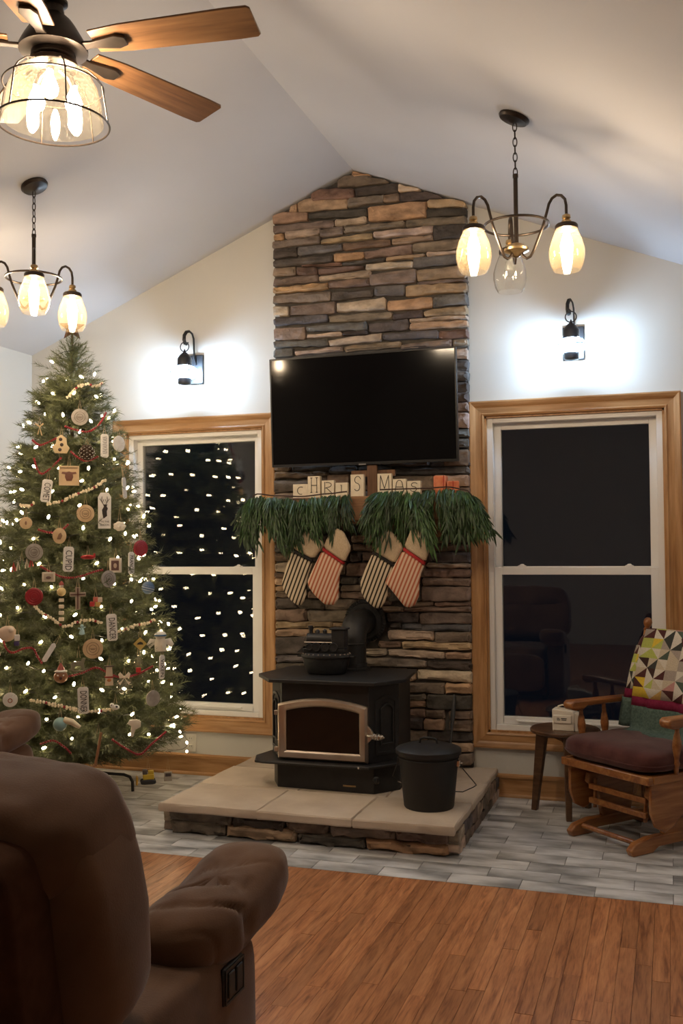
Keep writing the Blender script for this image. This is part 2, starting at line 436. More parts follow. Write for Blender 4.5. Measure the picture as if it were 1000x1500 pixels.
def thing(name, label, cat, loc=(0, 0, 0), rz=0, group=None):
    o = bpy.data.objects.new(name, None); C.objects.link(o); o.empty_display_size = 0.05
    o.location = loc; o.rotation_euler = (0, 0, rz)
    return tag(o, label, cat, group)
def tag(o, label, cat, group=None):
    o['label'] = label; o['category'] = cat
    if group: o['group'] = group
    return o
def struct(o, label=None, cat=None):
    o['kind'] = 'structure'
    if label: o['label'] = label
    if cat: o['category'] = cat
    return o
def text_mesh(s, size, depth, mat):
    cu = bpy.data.curves.new('text', 'FONT'); cu.body = s; cu.size = size; cu.extrude = depth
    cu.align_x = 'CENTER'; cu.align_y = 'CENTER'; cu.resolution_u = 2
    t = bpy.data.objects.new('text', cu); C.objects.link(t)
    bpy.context.view_layer.update()
    me = bpy.data.meshes.new_from_object(t.evaluated_get(bpy.context.evaluated_depsgraph_get()))
    bpy.data.objects.remove(t); bpy.data.curves.remove(cu)
    me.materials.clear(); me.materials.append(MATS[mat])
    return me
def arc(c, r, a0, a1, n, plane='xz'):
    out = []
    for i in range(n + 1):
        a = a0 + (a1 - a0) * i / n; u, w = r * math.cos(a), r * math.sin(a)
        out.append({'xz': (c[0] + u, c[1], c[2] + w), 'xy': (c[0] + u, c[1] + w, c[2]), 'yz': (c[0], c[1] + u, c[2] + w)}[plane])
    return out

# ================================================================ ROOM
XW0, XW1, YREAR = -4.152, 1.40, -9.0
XR, ZR, SL, SR = -1.81, 3.756, 0.417, 0.400
def ceil_z(x): return ZR + SL * (x - XR) if x < XR else ZR - SR * (x - XR)
WIN = {1: (-2.925, 0.98), 2: (-0.525, 1.005)}          # centre, opening width
WZ0, WZ1 = 0.365, 2.205

# floor: boards and tiles
YB = -1.538
fl = MB().b2(XW0 - .15, XW1 + .15, YREAR - .15, .15, -.10, -.022).build('floor', 'floor_gap')
struct(fl, 'oak strip floor with a band of grey plank tiles along the fireplace wall')
gr = MB().b2(XW0, XW1, YB, 0, -.022, -.004).build('grout_bed', 'grout', fl)
PW = 0.0572
plank_me = MB().b2(-.5, .5, -.5, .5, -.018, 0).mesh('plank', 'oak_floor')
def plank_obj(x, y0, y1):
    L = y1 - y0
    o = link_mesh('plank', plank_me, fl, (x, (y0 + y1) / 2, rnd.uniform(-.0006, .0004)), (0, 0, 0), (PW - .0012, L - .0012, 1))
rest = MB()
nst = int((XW1 - XW0) / PW)
for i in range(nst + 1):
    x = XW1 - PW * (i + .5)
    if x < XW0: break
    y = YB
    while y > YREAR:
        L = rnd.uniform(.32, 1.15)
        y1 = max(y - L, YREAR)
        if -2.62 < x < .16 and y > -3.35 and y - 1e-6 > -3.35: plank_obj(x, y1, y)
        else: rest.b2(x - PW / 2 + .0006, x + PW / 2 - .0006, y1 + .0006, y - .0006, -.018, 0)
        y = y1
ro = rest.build('planks', 'oak_floor', fl, smooth=False, recalc=False); ro['kind'] = 'stuff'
TW, TD = .310, .1255
tb = MB().b2(-TW / 2 + .0015, TW / 2 - .0015, -TD / 2 + .0015, TD / 2 - .0015, -.012, 0)
tile_me = tb.mesh('tile', 'tile')
for r in range(13):
    y1 = YB + TD * (r + 1); yc = YB + TD * (r + .5)
    if y1 - TD > -.005: break
    off = -.638 if r % 2 == 0 else -.795
    k0 = int((XW0 - off) / TW) - 1
    for k in range(k0, 12):
        x0 = off + k * TW; xc = x0 + TW / 2
        if xc < XW0 - TW / 2 or xc > XW1: continue
        if -2.40 < x0 - .02 and x0 + TW < -1.06 and -1.10 < yc: continue      # under the hearth
        a, b = max(x0, XW0), min(x0 + TW, XW1)
        if b - a < .03: continue
        yy1 = min(y1, 0)
        link_mesh('tile', tile_me, fl, ((a + b) / 2, (y1 - TD + yy1) / 2, rnd.uniform(-.0006, .0006)), (0, 0, 0), ((b - a) / TW, (yy1 - y1 + TD) / TD, 1))

# back wall with two window openings
xs = [XW0]
for n in (1, 2): xs += [WIN[n][0] - WIN[n][1] / 2, WIN[n][0] + WIN[n][1] / 2]
xs += [XW1]
wb = MB()
def wpoly(pts): wb.add([(x, 0, z) for x, z in pts], [tuple(range(len(pts)))])
for i in range(5):
    a, b = xs[i], xs[i + 1]
    top = [(b, ceil_z(b) + .02)] + ([(XR, ZR + .02)] if a < XR < b else []) + [(a, ceil_z(a) + .02)]
    if i in (1, 3):
        wpoly([(a, 0), (b, 0), (b, WZ0), (a, WZ0)]); wpoly([(a, WZ1), (b, WZ1)] + top)
    else:
        wpoly([(a, 0), (b, 0), (b, WZ0), (b, WZ1)] + top + [(a, WZ1), (a, WZ0)])
wo = wb.build('wall_back', 'wall_paint', smooth=False, recalc=False)
sm = wo.modifiers.new('thick', 'SOLIDIFY'); sm.thickness = .14; sm.offset = -1
struct(wo, 'off-white gable wall with two dark windows')
struct(MB().b2(XW0 - .12, XW0, YREAR, .14, 0, ceil_z(XW0)).build('wall_left', 'wall_paint'))
struct(MB().b2(XW1, XW1 + .12, YREAR, .14, 0, ceil_z(XW1)).build('wall_right', 'wall_paint'))
struct(MB().prism([(XW0, 0), (XW1, 0), (XW1, ceil_z(XW1)), (XR, ZR), (XW0, ceil_z(XW0))], YREAR - .12, YREAR).build('wall_rear', 'wall_paint', smooth=False))
cb = MB().prism([(XW0 - .12, ceil_z(XW0 - .12)), (XR, ZR), (XW1 + .12, ceil_z(XW1 + .12)), (XW1 + .12, ceil_z(XW1 + .12) + .15), (XR, ZR + .15), (XW0 - .12, ceil_z(XW0 - .12) + .15)], YREAR - .12, .14)
struct(cb.build('ceiling', 'ceiling_paint', smooth=False), 'white vaulted ceiling')

# baseboards
def baseboard(name, x0, x1):
    o = MB().b2(x0, x1, -.014, 0, 0, .118).build(name, 'oak_trim', bevel=.003)
    struct(o)
    MB().prism([(-.021, .108), (-.021, .122), (-.010, .130), (0, .130), (0, .108)], x0, x1, 'yz').build('cap_moulding', 'oak_trim', o)
    MB().prism([(-.026, 0), (-.026, .010), (-.020, .018), (-.012, .020), (-.012, 0)], x0, x1, 'yz').build('shoe_moulding', 'oak_trim', o)
baseboard('baseboard_back_left', XW0, -2.47)
baseboard('baseboard_back_right', -.99, XW1)
o = MB().b2(XW0, XW0 + .016, YREAR, -.03, 0, .13).build('baseboard_left', 'oak_trim', bevel=.003); struct(o)

# windows
def window(n, label):
    xc, W = WIN[n]
    e = bpy.data.objects.new('window_%d' % n, None); C.objects.link(e); e.location = (xc, 0, 0)
    struct(e, label)
    hw = W / 2; cw = .088
    # casing: profile (u outward from opening, d proud of wall), mitred
    prof = [(0, 0), (0, .016), (.010, .020), (.018, .016), (.050, .018), (.064, .026), (.080, .030), (cw, .028), (cw, 0)]
    def side(name, P0, P1, o0, o1, mat):
        vs = []
        for (P, o_) in ((P0, o0), (P1, o1)):
            for u, d in prof: vs.append((P[0] + o_[0] * u, -d - .001, P[1] + o_[1] * u))
        m = len(prof)
        fs = [(i, (i + 1) % m, (i + 1) % m + m, i + m) for i in range(m)] + [tuple(range(m)), tuple(range(2 * m - 1, m - 1, -1))]
        MB().add(vs, fs).build(name, mat, e, angle=25)
    side('head_casing', (-hw, WZ1), (hw, WZ1), (-1, 1), (1, 1), 'oak_trim')
    side('side_casing', (-hw, WZ0), (-hw, WZ1), (-1, -1), (-1, 1), 'oak_trim_v')
    side('side_casing', (hw, WZ0), (hw, WZ1), (1, -1), (1, 1), 'oak_trim_v')
    side('bottom_casing', (-hw, WZ0), (hw, WZ0), (-1, -1), (1, -1), 'oak_trim')
    # oak jamb liner
    j = MB()
    for s in (-1, 1): j.b2(min(s * hw, s * (hw - .012)), max(s * hw, s * (hw - .012)), -.002, .025, WZ0, WZ1)
    j.b2(-hw, hw, -.002, .025, WZ1 - .012, WZ1); j.b2(-hw, hw, -.002, .025, WZ0, WZ0 + .012)
    j.build('jamb', 'oak_trim_v', e)
    def frame(name, x0, x1, z0, z1, wl_, wt, wb_, y0, y1, parent, mat='vinyl', bev=.003):
        f = MB()
        f.b2(x0, x0 + wl_, y0, y1, z0, z1); f.b2(x1 - wl_, x1, y0, y1, z0, z1)
        f.b2(x0 + wl_, x1 - wl_, y0, y1, z1 - wt, z1); f.b2(x0 + wl_, x1 - wl_, y0, y1, z0, z0 + wb_)
        return f.build(name, mat, parent, bevel=bev)
    i = .010
    frame('window_frame', -hw + i, hw - i, WZ0 + i, WZ1 - i, .034, .030, .034, .012, .125, e)
    gx = hw - i - .034
    mid = 1.30
    us = frame('upper_sash', -gx, gx, mid - .012, WZ1 - i - .030, .040, .036, .036, .066, .100, e)
    ls = frame('lower_sash', -gx, gx, WZ0 + i + .034, mid + .020, .042, .044, .046, .024, .060, e)
    for s, z0, z1, y in ((us, mid + .02, WZ1 - .072, .083), (ls, WZ0 + .086, mid - .020, .042)):
        for dy in (-.008, .008):
            MB().b2(-gx + .036, gx - .036, y + dy - .0015, y + dy + .0015, z0 - .006, z1 + .006).build('pane', 'pane', s, smooth=False)
    for s in (-1, 1):
        MB().b2(s * .30 - .022, s * .30 + .022, .024, .052, mid + .020, mid + .030).sphere((s * .30, .038, mid + .031), (.014, .010, .008)).build('sash_lock', 'vinyl', ls)
    MB().b2(-gx + .12, gx - .12, .012, .026, WZ0 + .062, WZ0 + .070).build('lift_rail', 'vinyl', ls)
window(1, 'oak-cased double-hung window behind the Christmas tree, reflecting tree lights')
window(2, 'oak-cased double-hung window above the side table, dark outside')

# wall outlet
o = thing('wall_outlet', 'white duplex wall outlet above the baseboard beside the tree', 'outlet', (-2.945, 0, .20))
MB().b2(-.037, .037, -.007, 0, -.058, .058).build('cover_plate', 'plate_white', o, bevel=.003)
for s in (-1, 1):
    so = MB().b2(-.017, .017, -.010, -.004, s * .025 - .015, s * .025 + .015).build('socket', 'plate_white', o, bevel=.003)
    for dx in (-.006, .006): MB().b2(dx - .0012, dx + .0012, -.0105, -.008, s * .025 - .002, s * .025 + .008).build('slot', 'slot_dark', so)
# ---- measured layouts (metres / millimetres in room coordinates)
STONES = """-1818,3749,3705,-1691,3733,3695,o -1911,3734,3656,-1582,3700,3649,g -2079,3664,3593,-1800,3642,3582,r -1796,3642,3591,-1523,3638,3580,d -1843,3581,3527,-1612,3578,3531,g -2172,3625,3533,-1840,3581,3527,t -2230,3601,3533,-2178,3622,3534,t -2097,3521,3483,-1713,3509,3458,d -2337,3556,3477,-2101,3525,3477,t -2337,3470,3419,-1933,3461,3413,g -1927,3457,3416,-1723,3463,3419,l -1871,3407,3369,-1481,3401,3369,g -2337,3412,3370,-2265,3414,3369,o -2255,3420,3378,-2021,3413,3372,l -2021,3407,3356,-1871,3410,3365,g -2021,3346,3321,-1688,3352,3317,t -2337,3367,3321,-2024,3369,3324,g -1875,3306,3264,-1576,3305,3262,r -2337,3314,3256,-2176,3311,3257,d -2170,3311,3259,-1882,3306,3262,s -2337,3249,3201,-1939,3246,3201,d -1935,3252,3201,-1743,3245,3201,o -1739,3241,3197,-1443,3257,3199,b -1522,3639,3581,-1372,3630,3579,l -1518,3580,3522,-1251,3563,3510,d -1614,3572,3529,-1518,3580,3523,b -1712,3515,3421,-1348,3510,3408,o -1345,3512,3466,-1112,3501,3446,t -1349,3463,3408,-1112,3443,3391,d -1478,3410,3367,-1112,3390,3345,g -1681,3354,3317,-1309,3354,3308,l -1310,3351,3268,-1112,3345,3263,d -1565,3298,3264,-1307,3305,3271,t -1442,3263,3202,-1112,3265,3198,g -1602,3196,3171,-1364,3194,3172,t -1355,3202,3172,-1112,3191,3167,l -1434,3173,3108,-1112,3163,3108,s -1883,3186,3167,-1609,3190,3169,d -2337,3194,3143,-2181,3191,3138,b -2178,3186,3138,-2046,3177,3126,r -2150,3203,3188,-1883,3191,3173,r -2039,3170,3128,-1745,3157,3135,r -2033,3124,3089,-1700,3127,3087,l -2337,3129,3084,-2036,3131,3086,g -2337,3072,3036,-1973,3077,3033,o -1970,3077,3036,-1707,3075,3028,b -1954,3012,2955,-1685,3016,2963,d -2337,3027,2972,-1960,3019,2959,g -2337,2959,2894,-2231,2950,2889,l -2224,2946,2889,-1928,2953,2877,g -1921,2940,2886,-1605,2950,2872,l -2337,2881,2836,-1978,2875,2827,s -1972,2871,2830,-1565,2863,2813,g -2337,2817,2743,-2126,2817,2734,g -2119,2810,2778,-1723,2810,2757,s -1716,2800,2741,-1464,2811,2744,s -2116,2762,2736,-1886,2763,2738,l -1880,2760,2738,-1723,2757,2732,d -1973,2716,2681,-1636,2735,2688,l -2337,2733,2694,-1976,2726,2682,s -2195,2665,2637,-1880,2672,2643,l -2337,2681,2630,-2208,2682,2634,s -1871,2671,2636,-1512,2679,2642,b -1728,3161,3124,-1430,3154,3114,l -1706,3100,3028,-1416,3106,3026,g -1412,3097,3032,-1112,3096,3026,p -1410,3025,3010,-1112,3020,2999,b -1480,3010,2945,-1112,2996,2942,t -1681,3016,2963,-1486,3017,2952,s -1598,2928,2866,-1317,2931,2861,o -1317,2925,2861,-1112,2929,2869,s -1564,2850,2807,-1374,2856,2813,d -1371,2850,2813,-1112,2857,2811,t -1459,2808,2786,-1112,2808,2778,l -1460,2783,2737,-1112,2772,2733,t -1629,2731,2691,-1286,2730,2681,s -1283,2723,2678,-1112,2724,2666,r -1515,2655,2624,-1203,2666,2626,g -1200,2665,2620,-1112,2663,2621,g -1253,2615,2554,-1112,2606,2545,l -1253,2547,2482,-1112,2539,2474,s -1254,2479,2421,-1112,2471,2413,s -1255,2418,2353,-1112,2410,2346,d -1256,2350,2295,-1112,2342,2288,d -1256,2292,2240,-1112,2285,2233,g -1257,2233,2143,-1112,2227,2137,l -1258,2137,2088,-1112,2131,2083,s -1259,2082,2024,-1112,2076,2019,s -1260,2017,1921,-1112,2012,1916,b -2337,1949,1921,-2224,1946,1921,b -2220,1952,1920,-1966,1944,1912,d -2337,1917,1873,-1986,1913,1879,b -1979,1935,1894,-1796,1935,1888,s -2337,1863,1787,-2066,1856,1787,d -2337,1780,1739,-2094,1781,1737,g -1986,1888,1822,-1842,1884,1818,r -2060,1874,1786,-1990,1876,1785,d -1838,1883,1818,-1712,1880,1815,d -1651,1960,1931,-1349,1949,1921,d -1346,1949,1921,-1112,1941,1914,s -1567,1919,1876,-1112,1911,1863,s -1568,1870,1781,-1324,1862,1775,b -1321,1865,1794,-1112,1860,1793,t -1318,1788,1736,-1112,1786,1732,b -1789,1933,1873,-1574,1925,1867,d -1790,1866,1787,-1574,1860,1782,r -2337,1517,1473,-2271,1517,1472,b -2267,1523,1472,-2129,1522,1471,b -2337,1467,1419,-2163,1465,1418,s -2337,1413,1359,-2163,1412,1358,b -2337,1349,1295,-2164,1352,1295,l -2337,1289,1260,-2164,1292,1261,r -2337,1254,1213,-2164,1255,1211,t -2337,1207,1178,-2131,1208,1179,t -2337,1172,1137,-2131,1173,1139,b -2337,1131,1071,-2187,1132,1072,d -2184,1126,1066,-2011,1127,1068,d -2007,1127,1065,-1816,1129,1067,g -2337,1062,989,-2126,1067,992,b -2122,1061,992,-1813,1064,994,g -2124,1226,1183,-1913,1218,1184,d -2125,1176,1132,-1913,1175,1134,b -2157,1409,1358,-1852,1407,1357,d -2157,1352,1295,-1873,1351,1277,b -2158,1289,1233,-1912,1271,1224,d -1838,1518,1472,-1607,1525,1470,b -2126,1521,1471,-1845,1518,1472,d -1832,1462,1419,-1607,1461,1418,b -2156,1465,1418,-1839,1462,1416,b -1846,1410,1357,-1775,1410,1360,d -1768,1413,1363,-1589,1412,1363,r -1866,1345,1268,-1590,1354,1271,b -1906,1261,1218,-1798,1262,1218,d -1794,1262,1218,-1590,1265,1219,d -1906,1212,1178,-1591,1216,1180,b -1907,1172,1134,-1591,1177,1134,b -1811,1123,1092,-1592,1128,1095,b -2337,984,948,-1960,992,961,t -1957,988,956,-1836,990,958,t -2337,940,898,-2096,947,903,t -2337,892,785,-2097,901,790,d -2090,951,901,-1941,957,901,t -2090,895,792,-1864,899,798,d -2337,776,739,-2121,785,744,s -2118,785,744,-1774,794,754,d -2337,732,679,-2121,738,685,d -2118,738,685,-1774,748,696,b -1354,1519,1467,-1216,1529,1466,b -1213,1514,1466,-1112,1513,1465,b -1333,1459,1416,-1112,1459,1415,b -1334,1409,1353,-1112,1412,1349,s -1375,1350,1319,-1112,1343,1317,l -1397,1313,1262,-1112,1314,1263,b -1401,1258,1214,-1112,1257,1215,b -1407,1210,1124,-1112,1210,1126,g -1520,1118,1089,-1337,1121,1091,b -1328,1118,1093,-1112,1120,1094,b -1513,1084,1059,-1112,1091,1063,b -1679,1084,1057,-1518,1089,1059,b -1622,1052,994,-1423,1057,997,d -1415,1053,988,-1112,1058,993,g -1605,1461,1418,-1336,1458,1416,b -1606,1409,1354,-1337,1407,1353,d -1607,1347,1265,-1381,1347,1265,b -1607,1258,1213,-1404,1258,1214,d -1608,1209,1122,-1411,1210,1124,s -1604,988,955,-1533,991,957,d -1528,987,951,-1112,992,952,s -1617,949,894,-1333,951,896,l -1327,945,883,-1112,946,887,g -1675,881,842,-1537,885,846,b -1529,884,844,-1112,884,840,t -1765,834,793,-1621,836,795,l -1615,836,795,-1271,828,785,l -1267,825,785,-1112,828,787,t -1785,783,736,-1378,775,730,g -1372,772,730,-1112,774,726,d -1626,725,643,-1503,723,647,b -1500,717,648,-1445,719,649,t -1438,718,664,-1112,717,653,l -1501,640,581,-1272,645,584,g -1268,642,588,-1112,646,590,o -1501,570,535,-1388,575,540,g -1502,531,493,-1389,535,496,t -1385,572,492,-1112,580,492,d -1498,486,442,-1391,491,440,b -1389,490,439,-1271,488,439,b -1252,486,440,-1112,488,437,b -1499,442,370,-1405,439,372,d -1400,432,370,-1275,434,374,t -1250,427,365,-1112,436,371,b -1500,362,294,-1381,363,298,g -1376,363,301,-1112,366,310,d -1475,288,231,-1254,298,244,b -1249,299,244,-1112,305,252,t -1476,226,159,-1255,237,173,d -1250,238,173,-1112,246,182,g -2333,226,169,-2140,226,169,t -2132,226,169,-1905,226,169,d -1897,226,169,-1751,226,169,t -1743,226,169,-1491,226,169,g -2333,281,234,-2157,281,234,r -2149,281,234,-1945,281,234,b -1937,281,234,-1639,281,234,g -1631,281,234,-1491,281,234,d -2333,356,289,-2041,356,289,b -2033,356,289,-1868,356,289,g -1860,356,289,-1511,356,289,s -2333,411,364,-2032,411,364,s -2024,411,364,-1758,411,364,r -1750,411,364,-1511,411,364,b -2333,501,419,-2145,501,419,r -2137,501,419,-1837,501,419,d -1829,501,419,-1511,501,419,g -2333,566,509,-2118,566,509,g -2110,566,509,-1892,566,509,b -1884,566,509,-1705,566,509,g -1697,566,509,-1511,566,509,d -2333,621,574,-2192,621,574,g -2184,621,574,-1948,621,574,l -1940,621,574,-1668,621,574,b -1660,621,574,-1511,621,574,b -2203,676,629,-1988,676,629,b -1980,676,629,-1641,676,629,l -1853,871,804,-1781,871,804,b -1853,926,879,-1691,926,879,b -1803,1001,934,-1631,1001,934,d -1803,1076,1009,-1691,1076,1009,g -1593,1515,1468,-1371,1515,1468,b -2333,1580,1523,-2281,1580,1523,r -1593,1580,1523,-1371,1580,1523,b -1203,1580,1523,-1111,1580,1523,d -2333,1635,1588,-2034,1635,1588,g -2026,1635,1588,-1739,1635,1588,t -1731,1635,1588,-1469,1635,1588,b -1461,1635,1588,-1233,1635,1588,b -1225,1635,1588,-1111,1635,1588,l -2333,1690,1643,-2157,1690,1643,l -2149,1690,1643,-1967,1690,1643,t -1959,1690,1643,-1661,1690,1643,l -1653,1690,1643,-1484,1690,1643,d -1476,1690,1643,-1293,1690,1643,b -1285,1690,1643,-1111,1690,1643,b -2083,1780,1698,-1777,1780,1698,b -1769,1780,1698,-1631,1780,1698,s -1953,2026,1944,-1661,2026,1944,g -2333,2101,2034,-2016,2101,2034,l -2008,2101,2034,-1862,2101,2034,g -1854,2101,2034,-1529,2101,2034,b -1521,2101,2034,-1380,2101,2034,b -1372,2101,2034,-1271,2101,2034,g -2333,2156,2109,-2027,2156,2109,l -2019,2156,2109,-1773,2156,2109,t -1765,2156,2109,-1448,2156,2109,b -1440,2156,2109,-1271,2156,2109,b -2333,2221,2164,-2198,2221,2164,g -2190,2221,2164,-2035,2221,2164,t -2027,2221,2164,-1720,2221,2164,r -1712,2221,2164,-1569,2221,2164,b -1561,2221,2164,-1397,2221,2164,s -1389,2221,2164,-1271,2221,2164,r -2333,2311,2229,-2018,2311,2229,l -2010,2311,2229,-1873,2311,2229,d -1865,2311,2229,-1594,2311,2229,d -1586,2311,2229,-1271,2311,2229,g -2333,2376,2319,-2193,2376,2319,d -2185,2376,2319,-1899,2376,2319,r -1891,2376,2319,-1578,2376,2319,g -1570,2376,2319,-1271,2376,2319,d -2333,2431,2384,-2009,2431,2384,l -2001,2431,2384,-1793,2431,2384,g -1785,2431,2384,-1575,2431,2384,l -1567,2431,2384,-1271,2431,2384,t -2333,2486,2439,-2186,2486,2439,s -2178,2486,2439,-1943,2486,2439,t -1935,2486,2439,-1720,2486,2439,l -1712,2486,2439,-1567,2486,2439,b -1559,2486,2439,-1271,2486,2439,l -2333,2576,2494,-2177,2576,2494,r -2169,2576,2494,-2004,2576,2494,b -1996,2576,2494,-1829,2576,2494,b -1821,2576,2494,-1623,2576,2494,s -1615,2576,2494,-1432,2576,2494,d -1424,2576,2494,-1261,2576,2494,d"""
ST = {'1': ([(-2.1304, 1.5385), (-2.0652, 1.5224), (-1.9396, 1.4634), (-2.0144, 1.3729), (-2.154, 1.4438)], [(-2.154, 1.4438), (-2.0144, 1.3729), (-2.021, 1.3559), (-2.1606, 1.4285)], [(-2.1606, 1.4285), (-2.021, 1.3559), (-2.0475, 1.2818), (-2.061, 1.2088), (-2.0582, 1.1481), (-2.0943, 1.1022), (-2.1204, 1.1019), (-2.1659, 1.135), (-2.205, 1.1897), (-2.2166, 1.2325), (-2.191, 1.3184)]), '2': ([(-1.9104, 1.5055), (-1.8656, 1.5201), (-1.8277, 1.4986), (-1.77, 1.441), (-1.8099, 1.3541), (-1.943, 1.4441)], [(-1.943, 1.4441), (-1.8099, 1.3541), (-1.8164, 1.3433), (-1.9495, 1.4272)], [(-1.9495, 1.4272), (-1.8164, 1.3433), (-1.8422, 1.2821), (-1.8492, 1.2099), (-1.8498, 1.1438), (-1.8755, 1.1075), (-1.9329, 1.1069), (-1.9903, 1.1547), (-2.0351, 1.2089), (-2.0426, 1.2453), (-2.0084, 1.3182)]), '3': ([(-1.6158, 1.5782), (-1.4579, 1.4477), (-1.5118, 1.3431), (-1.6448, 1.4242)], [(-1.6448, 1.4242), (-1.5118, 1.3431), (-1.5195, 1.3286), (-1.6481, 1.408)], [(-1.6481, 1.408), (-1.5195, 1.3286), (-1.5587, 1.1972), (-1.5622, 1.1461), (-1.6023, 1.0888), (-1.6359, 1.0884), (-1.6967, 1.1376), (-1.7194, 1.1815), (-1.7235, 1.2404), (-1.6951, 1.3141)]), '4': ([(-1.4129, 1.5297), (-1.3798, 1.5116), (-1.3259, 1.4876), (-1.2964, 1.4405), (-1.3274, 1.3558), (-1.4533, 1.4416)], [(-1.4533, 1.4416), (-1.3274, 1.3558), (-1.3336, 1.3383), (-1.4596, 1.4252)], [(-1.4596, 1.4252), (-1.3336, 1.3383), (-1.3552, 1.2885), (-1.3648, 1.2358), (-1.3668, 1.1656), (-1.3902, 1.1127), (-1.4207, 1.0948), (-1.4509, 1.1003), (-1.499, 1.1587), (-1.5626, 1.235), (-1.5624, 1.2528), (-1.5156, 1.3297)])}
GL = {'red': [[(-3229, -976, 2137), (-3176, -948, 2118), (-3127, -900, 2113), (-3101, -835, 2159), (-3103, -759, 2235)], [(-3406, -1032, 2061), (-3352, -1045, 2031), (-3305, -1035, 2045), (-3264, -1017, 2068)], [(-3176, -1001, 1990), (-3134, -991, 1955), (-3096, -962, 1940), (-3061, -899, 1971)], [(-3367, -1073, 1952), (-3335, -1087, 1889), (-3301, -1090, 1865), (-3257, -1072, 1899), (-3213, -1038, 1957)], [(-3233, -1197, 1353), (-3168, -1179, 1316), (-3109, -1159, 1293), (-3050, -1119, 1296), (-2987, -1051, 1324), (-2962, -1022, 1330)], [(-3405, -1299, 991), (-3373, -1312, 927), (-3326, -1317, 900), (-3264, -1302, 922), (-3216, -1292, 922), (-3187, -1291, 880), (-3158, -1291, 844)], [(-3046, -1251, 772), (-2978, -1197, 789), (-2925, -1149, 813), (-2887, -1109, 788), (-2837, -1054, 754), (-2785, -964, 759), (-2750, -837, 793)], [(-3118, -1358, 438), (-3063, -1329, 453), (-3007, -1309, 417), (-2974, -1297, 381)], [(-2824, -1144, 435), (-2772, -1093, 381), (-2727, -1029, 342), (-2699, -953, 384), (-2677, -832, 429)], [(-3277, -1155, 1553), (-3218, -1146, 1538), (-3164, -1123, 1545), (-3132, -1093, 1582)]], 'pop': [[(-3261, -914, 2314), (-3228, -869, 2373), (-3193, -811, 2400), (-3165, -754, 2395), (-3172, -684, 2430)], [(-3249, -1114, 1696), (-3187, -1089, 1707), (-3137, -1053, 1738), (-3090, -1012, 1765), (-3051, -963, 1790), (-3019, -896, 1839)], [(-3239, -1249, 1143), (-3192, -1243, 1107), (-3145, -1231, 1077), (-3076, -1207, 1033), (-3029, -1171, 1053), (-2973, -1127, 1065), (-2924, -1083, 1041)], [(-2883, -1047, 987), (-2849, -983, 1004), (-2816, -910, 1022), (-2794, -834, 1028), (-2786, -764, 1042)], [(-3195, -1333, 656), (-3110, -1310, 642), (-3032, -1272, 618), (-2959, -1226, 596), (-2890, -1171, 587), (-2842, -1114, 594)], [(-3413, -1132, 1692), (-3355, -1139, 1683), (-3319, -1128, 1709)]]}
OP = [(-3168, -927, 2194), (-3221, -1028, 2031), (-3101, -960, 1990), (-3049, -860, 2032), (-3022, -752, 2053), (-3155, -1052, 1852), (-3254, -1119, 1768), (-3059, -1039, 1642), (-2991, -954, 1659), (-3156, -1141, 1519), (-3346, -1175, 1591), (-2867, -774, 1448), (-2932, -894, 1572), (-2955, -804, 1792), (-3273, -1202, 1431), (-3098, -1143, 1392), (-3016, -1079, 1402), (-2915, -965, 1355), (-2871, -872, 1365), (-3335, -1225, 1354), (-3178, -1208, 1298), (-2926, -1019, 1282), (-3238, -1251, 1194), (-3108, -1193, 1218), (-3031, -1155, 1183), (-2816, -780, 1224), (-2957, -1098, 1159), (-2881, -1058, 1021), (-2746, -767, 920), (-2784, -927, 922), (-2937, -1157, 915), (-2724, -791, 781), (-3123, -1281, 902), (-2993, -1174, 1014), (-3058, -1271, 777), (-2988, -1213, 837), (-2865, -1112, 771), (-2810, -1050, 732), (-2951, -1226, 650), (-2720, -900, 622), (-3300, -1368, 660), (-3034, -1312, 536), (-2753, -1049, 493), (-2826, -1114, 602), (-3361, -1311, 1000), (-2778, -954, 832), (-2864, -1219, 400), (-2753, -896, 191), (-2722, -726, 159), (-3298, -1315, 966), (-3228, -1193, 1427), (-3368, -1022, 2138)]
# ================================================================ CHIMNEY
STONE_COL = {'d': (.085, .072, .066), 'g': (.215, .172, .145), 'b': (.200, .145, .115), 't': (.37, .265, .185), 'l': (.44, .350, .290),
             's': (.125, .120, .124), 'o': (.41, .262, .160), 'r': (.165, .110, .088), 'p': (.32, .235, .185)}
YF = -.060
def clip_roof(poly):
    """cut a stone outline off under the two ceiling slopes"""
    def cut(pts, f):
        out = []
        for i in range(len(pts)):
            a, b = pts[i], pts[(i + 1) % len(pts)]
            fa, fb = f(a), f(b)
            if fa >= 0: out.append(a)
            if (fa >= 0) != (fb >= 0):
                t = fa / (fa - fb); out.append((a[0] + (b[0] - a[0]) * t, a[1] + (b[1] - a[1]) * t))
        return out
    p = cut(poly, lambda q: ZR + SL * (q[0] - XR) - .006 - q[1])
    return cut(p, lambda q: ZR - SR * (q[0] - XR) - .006 - q[1]) if p else p
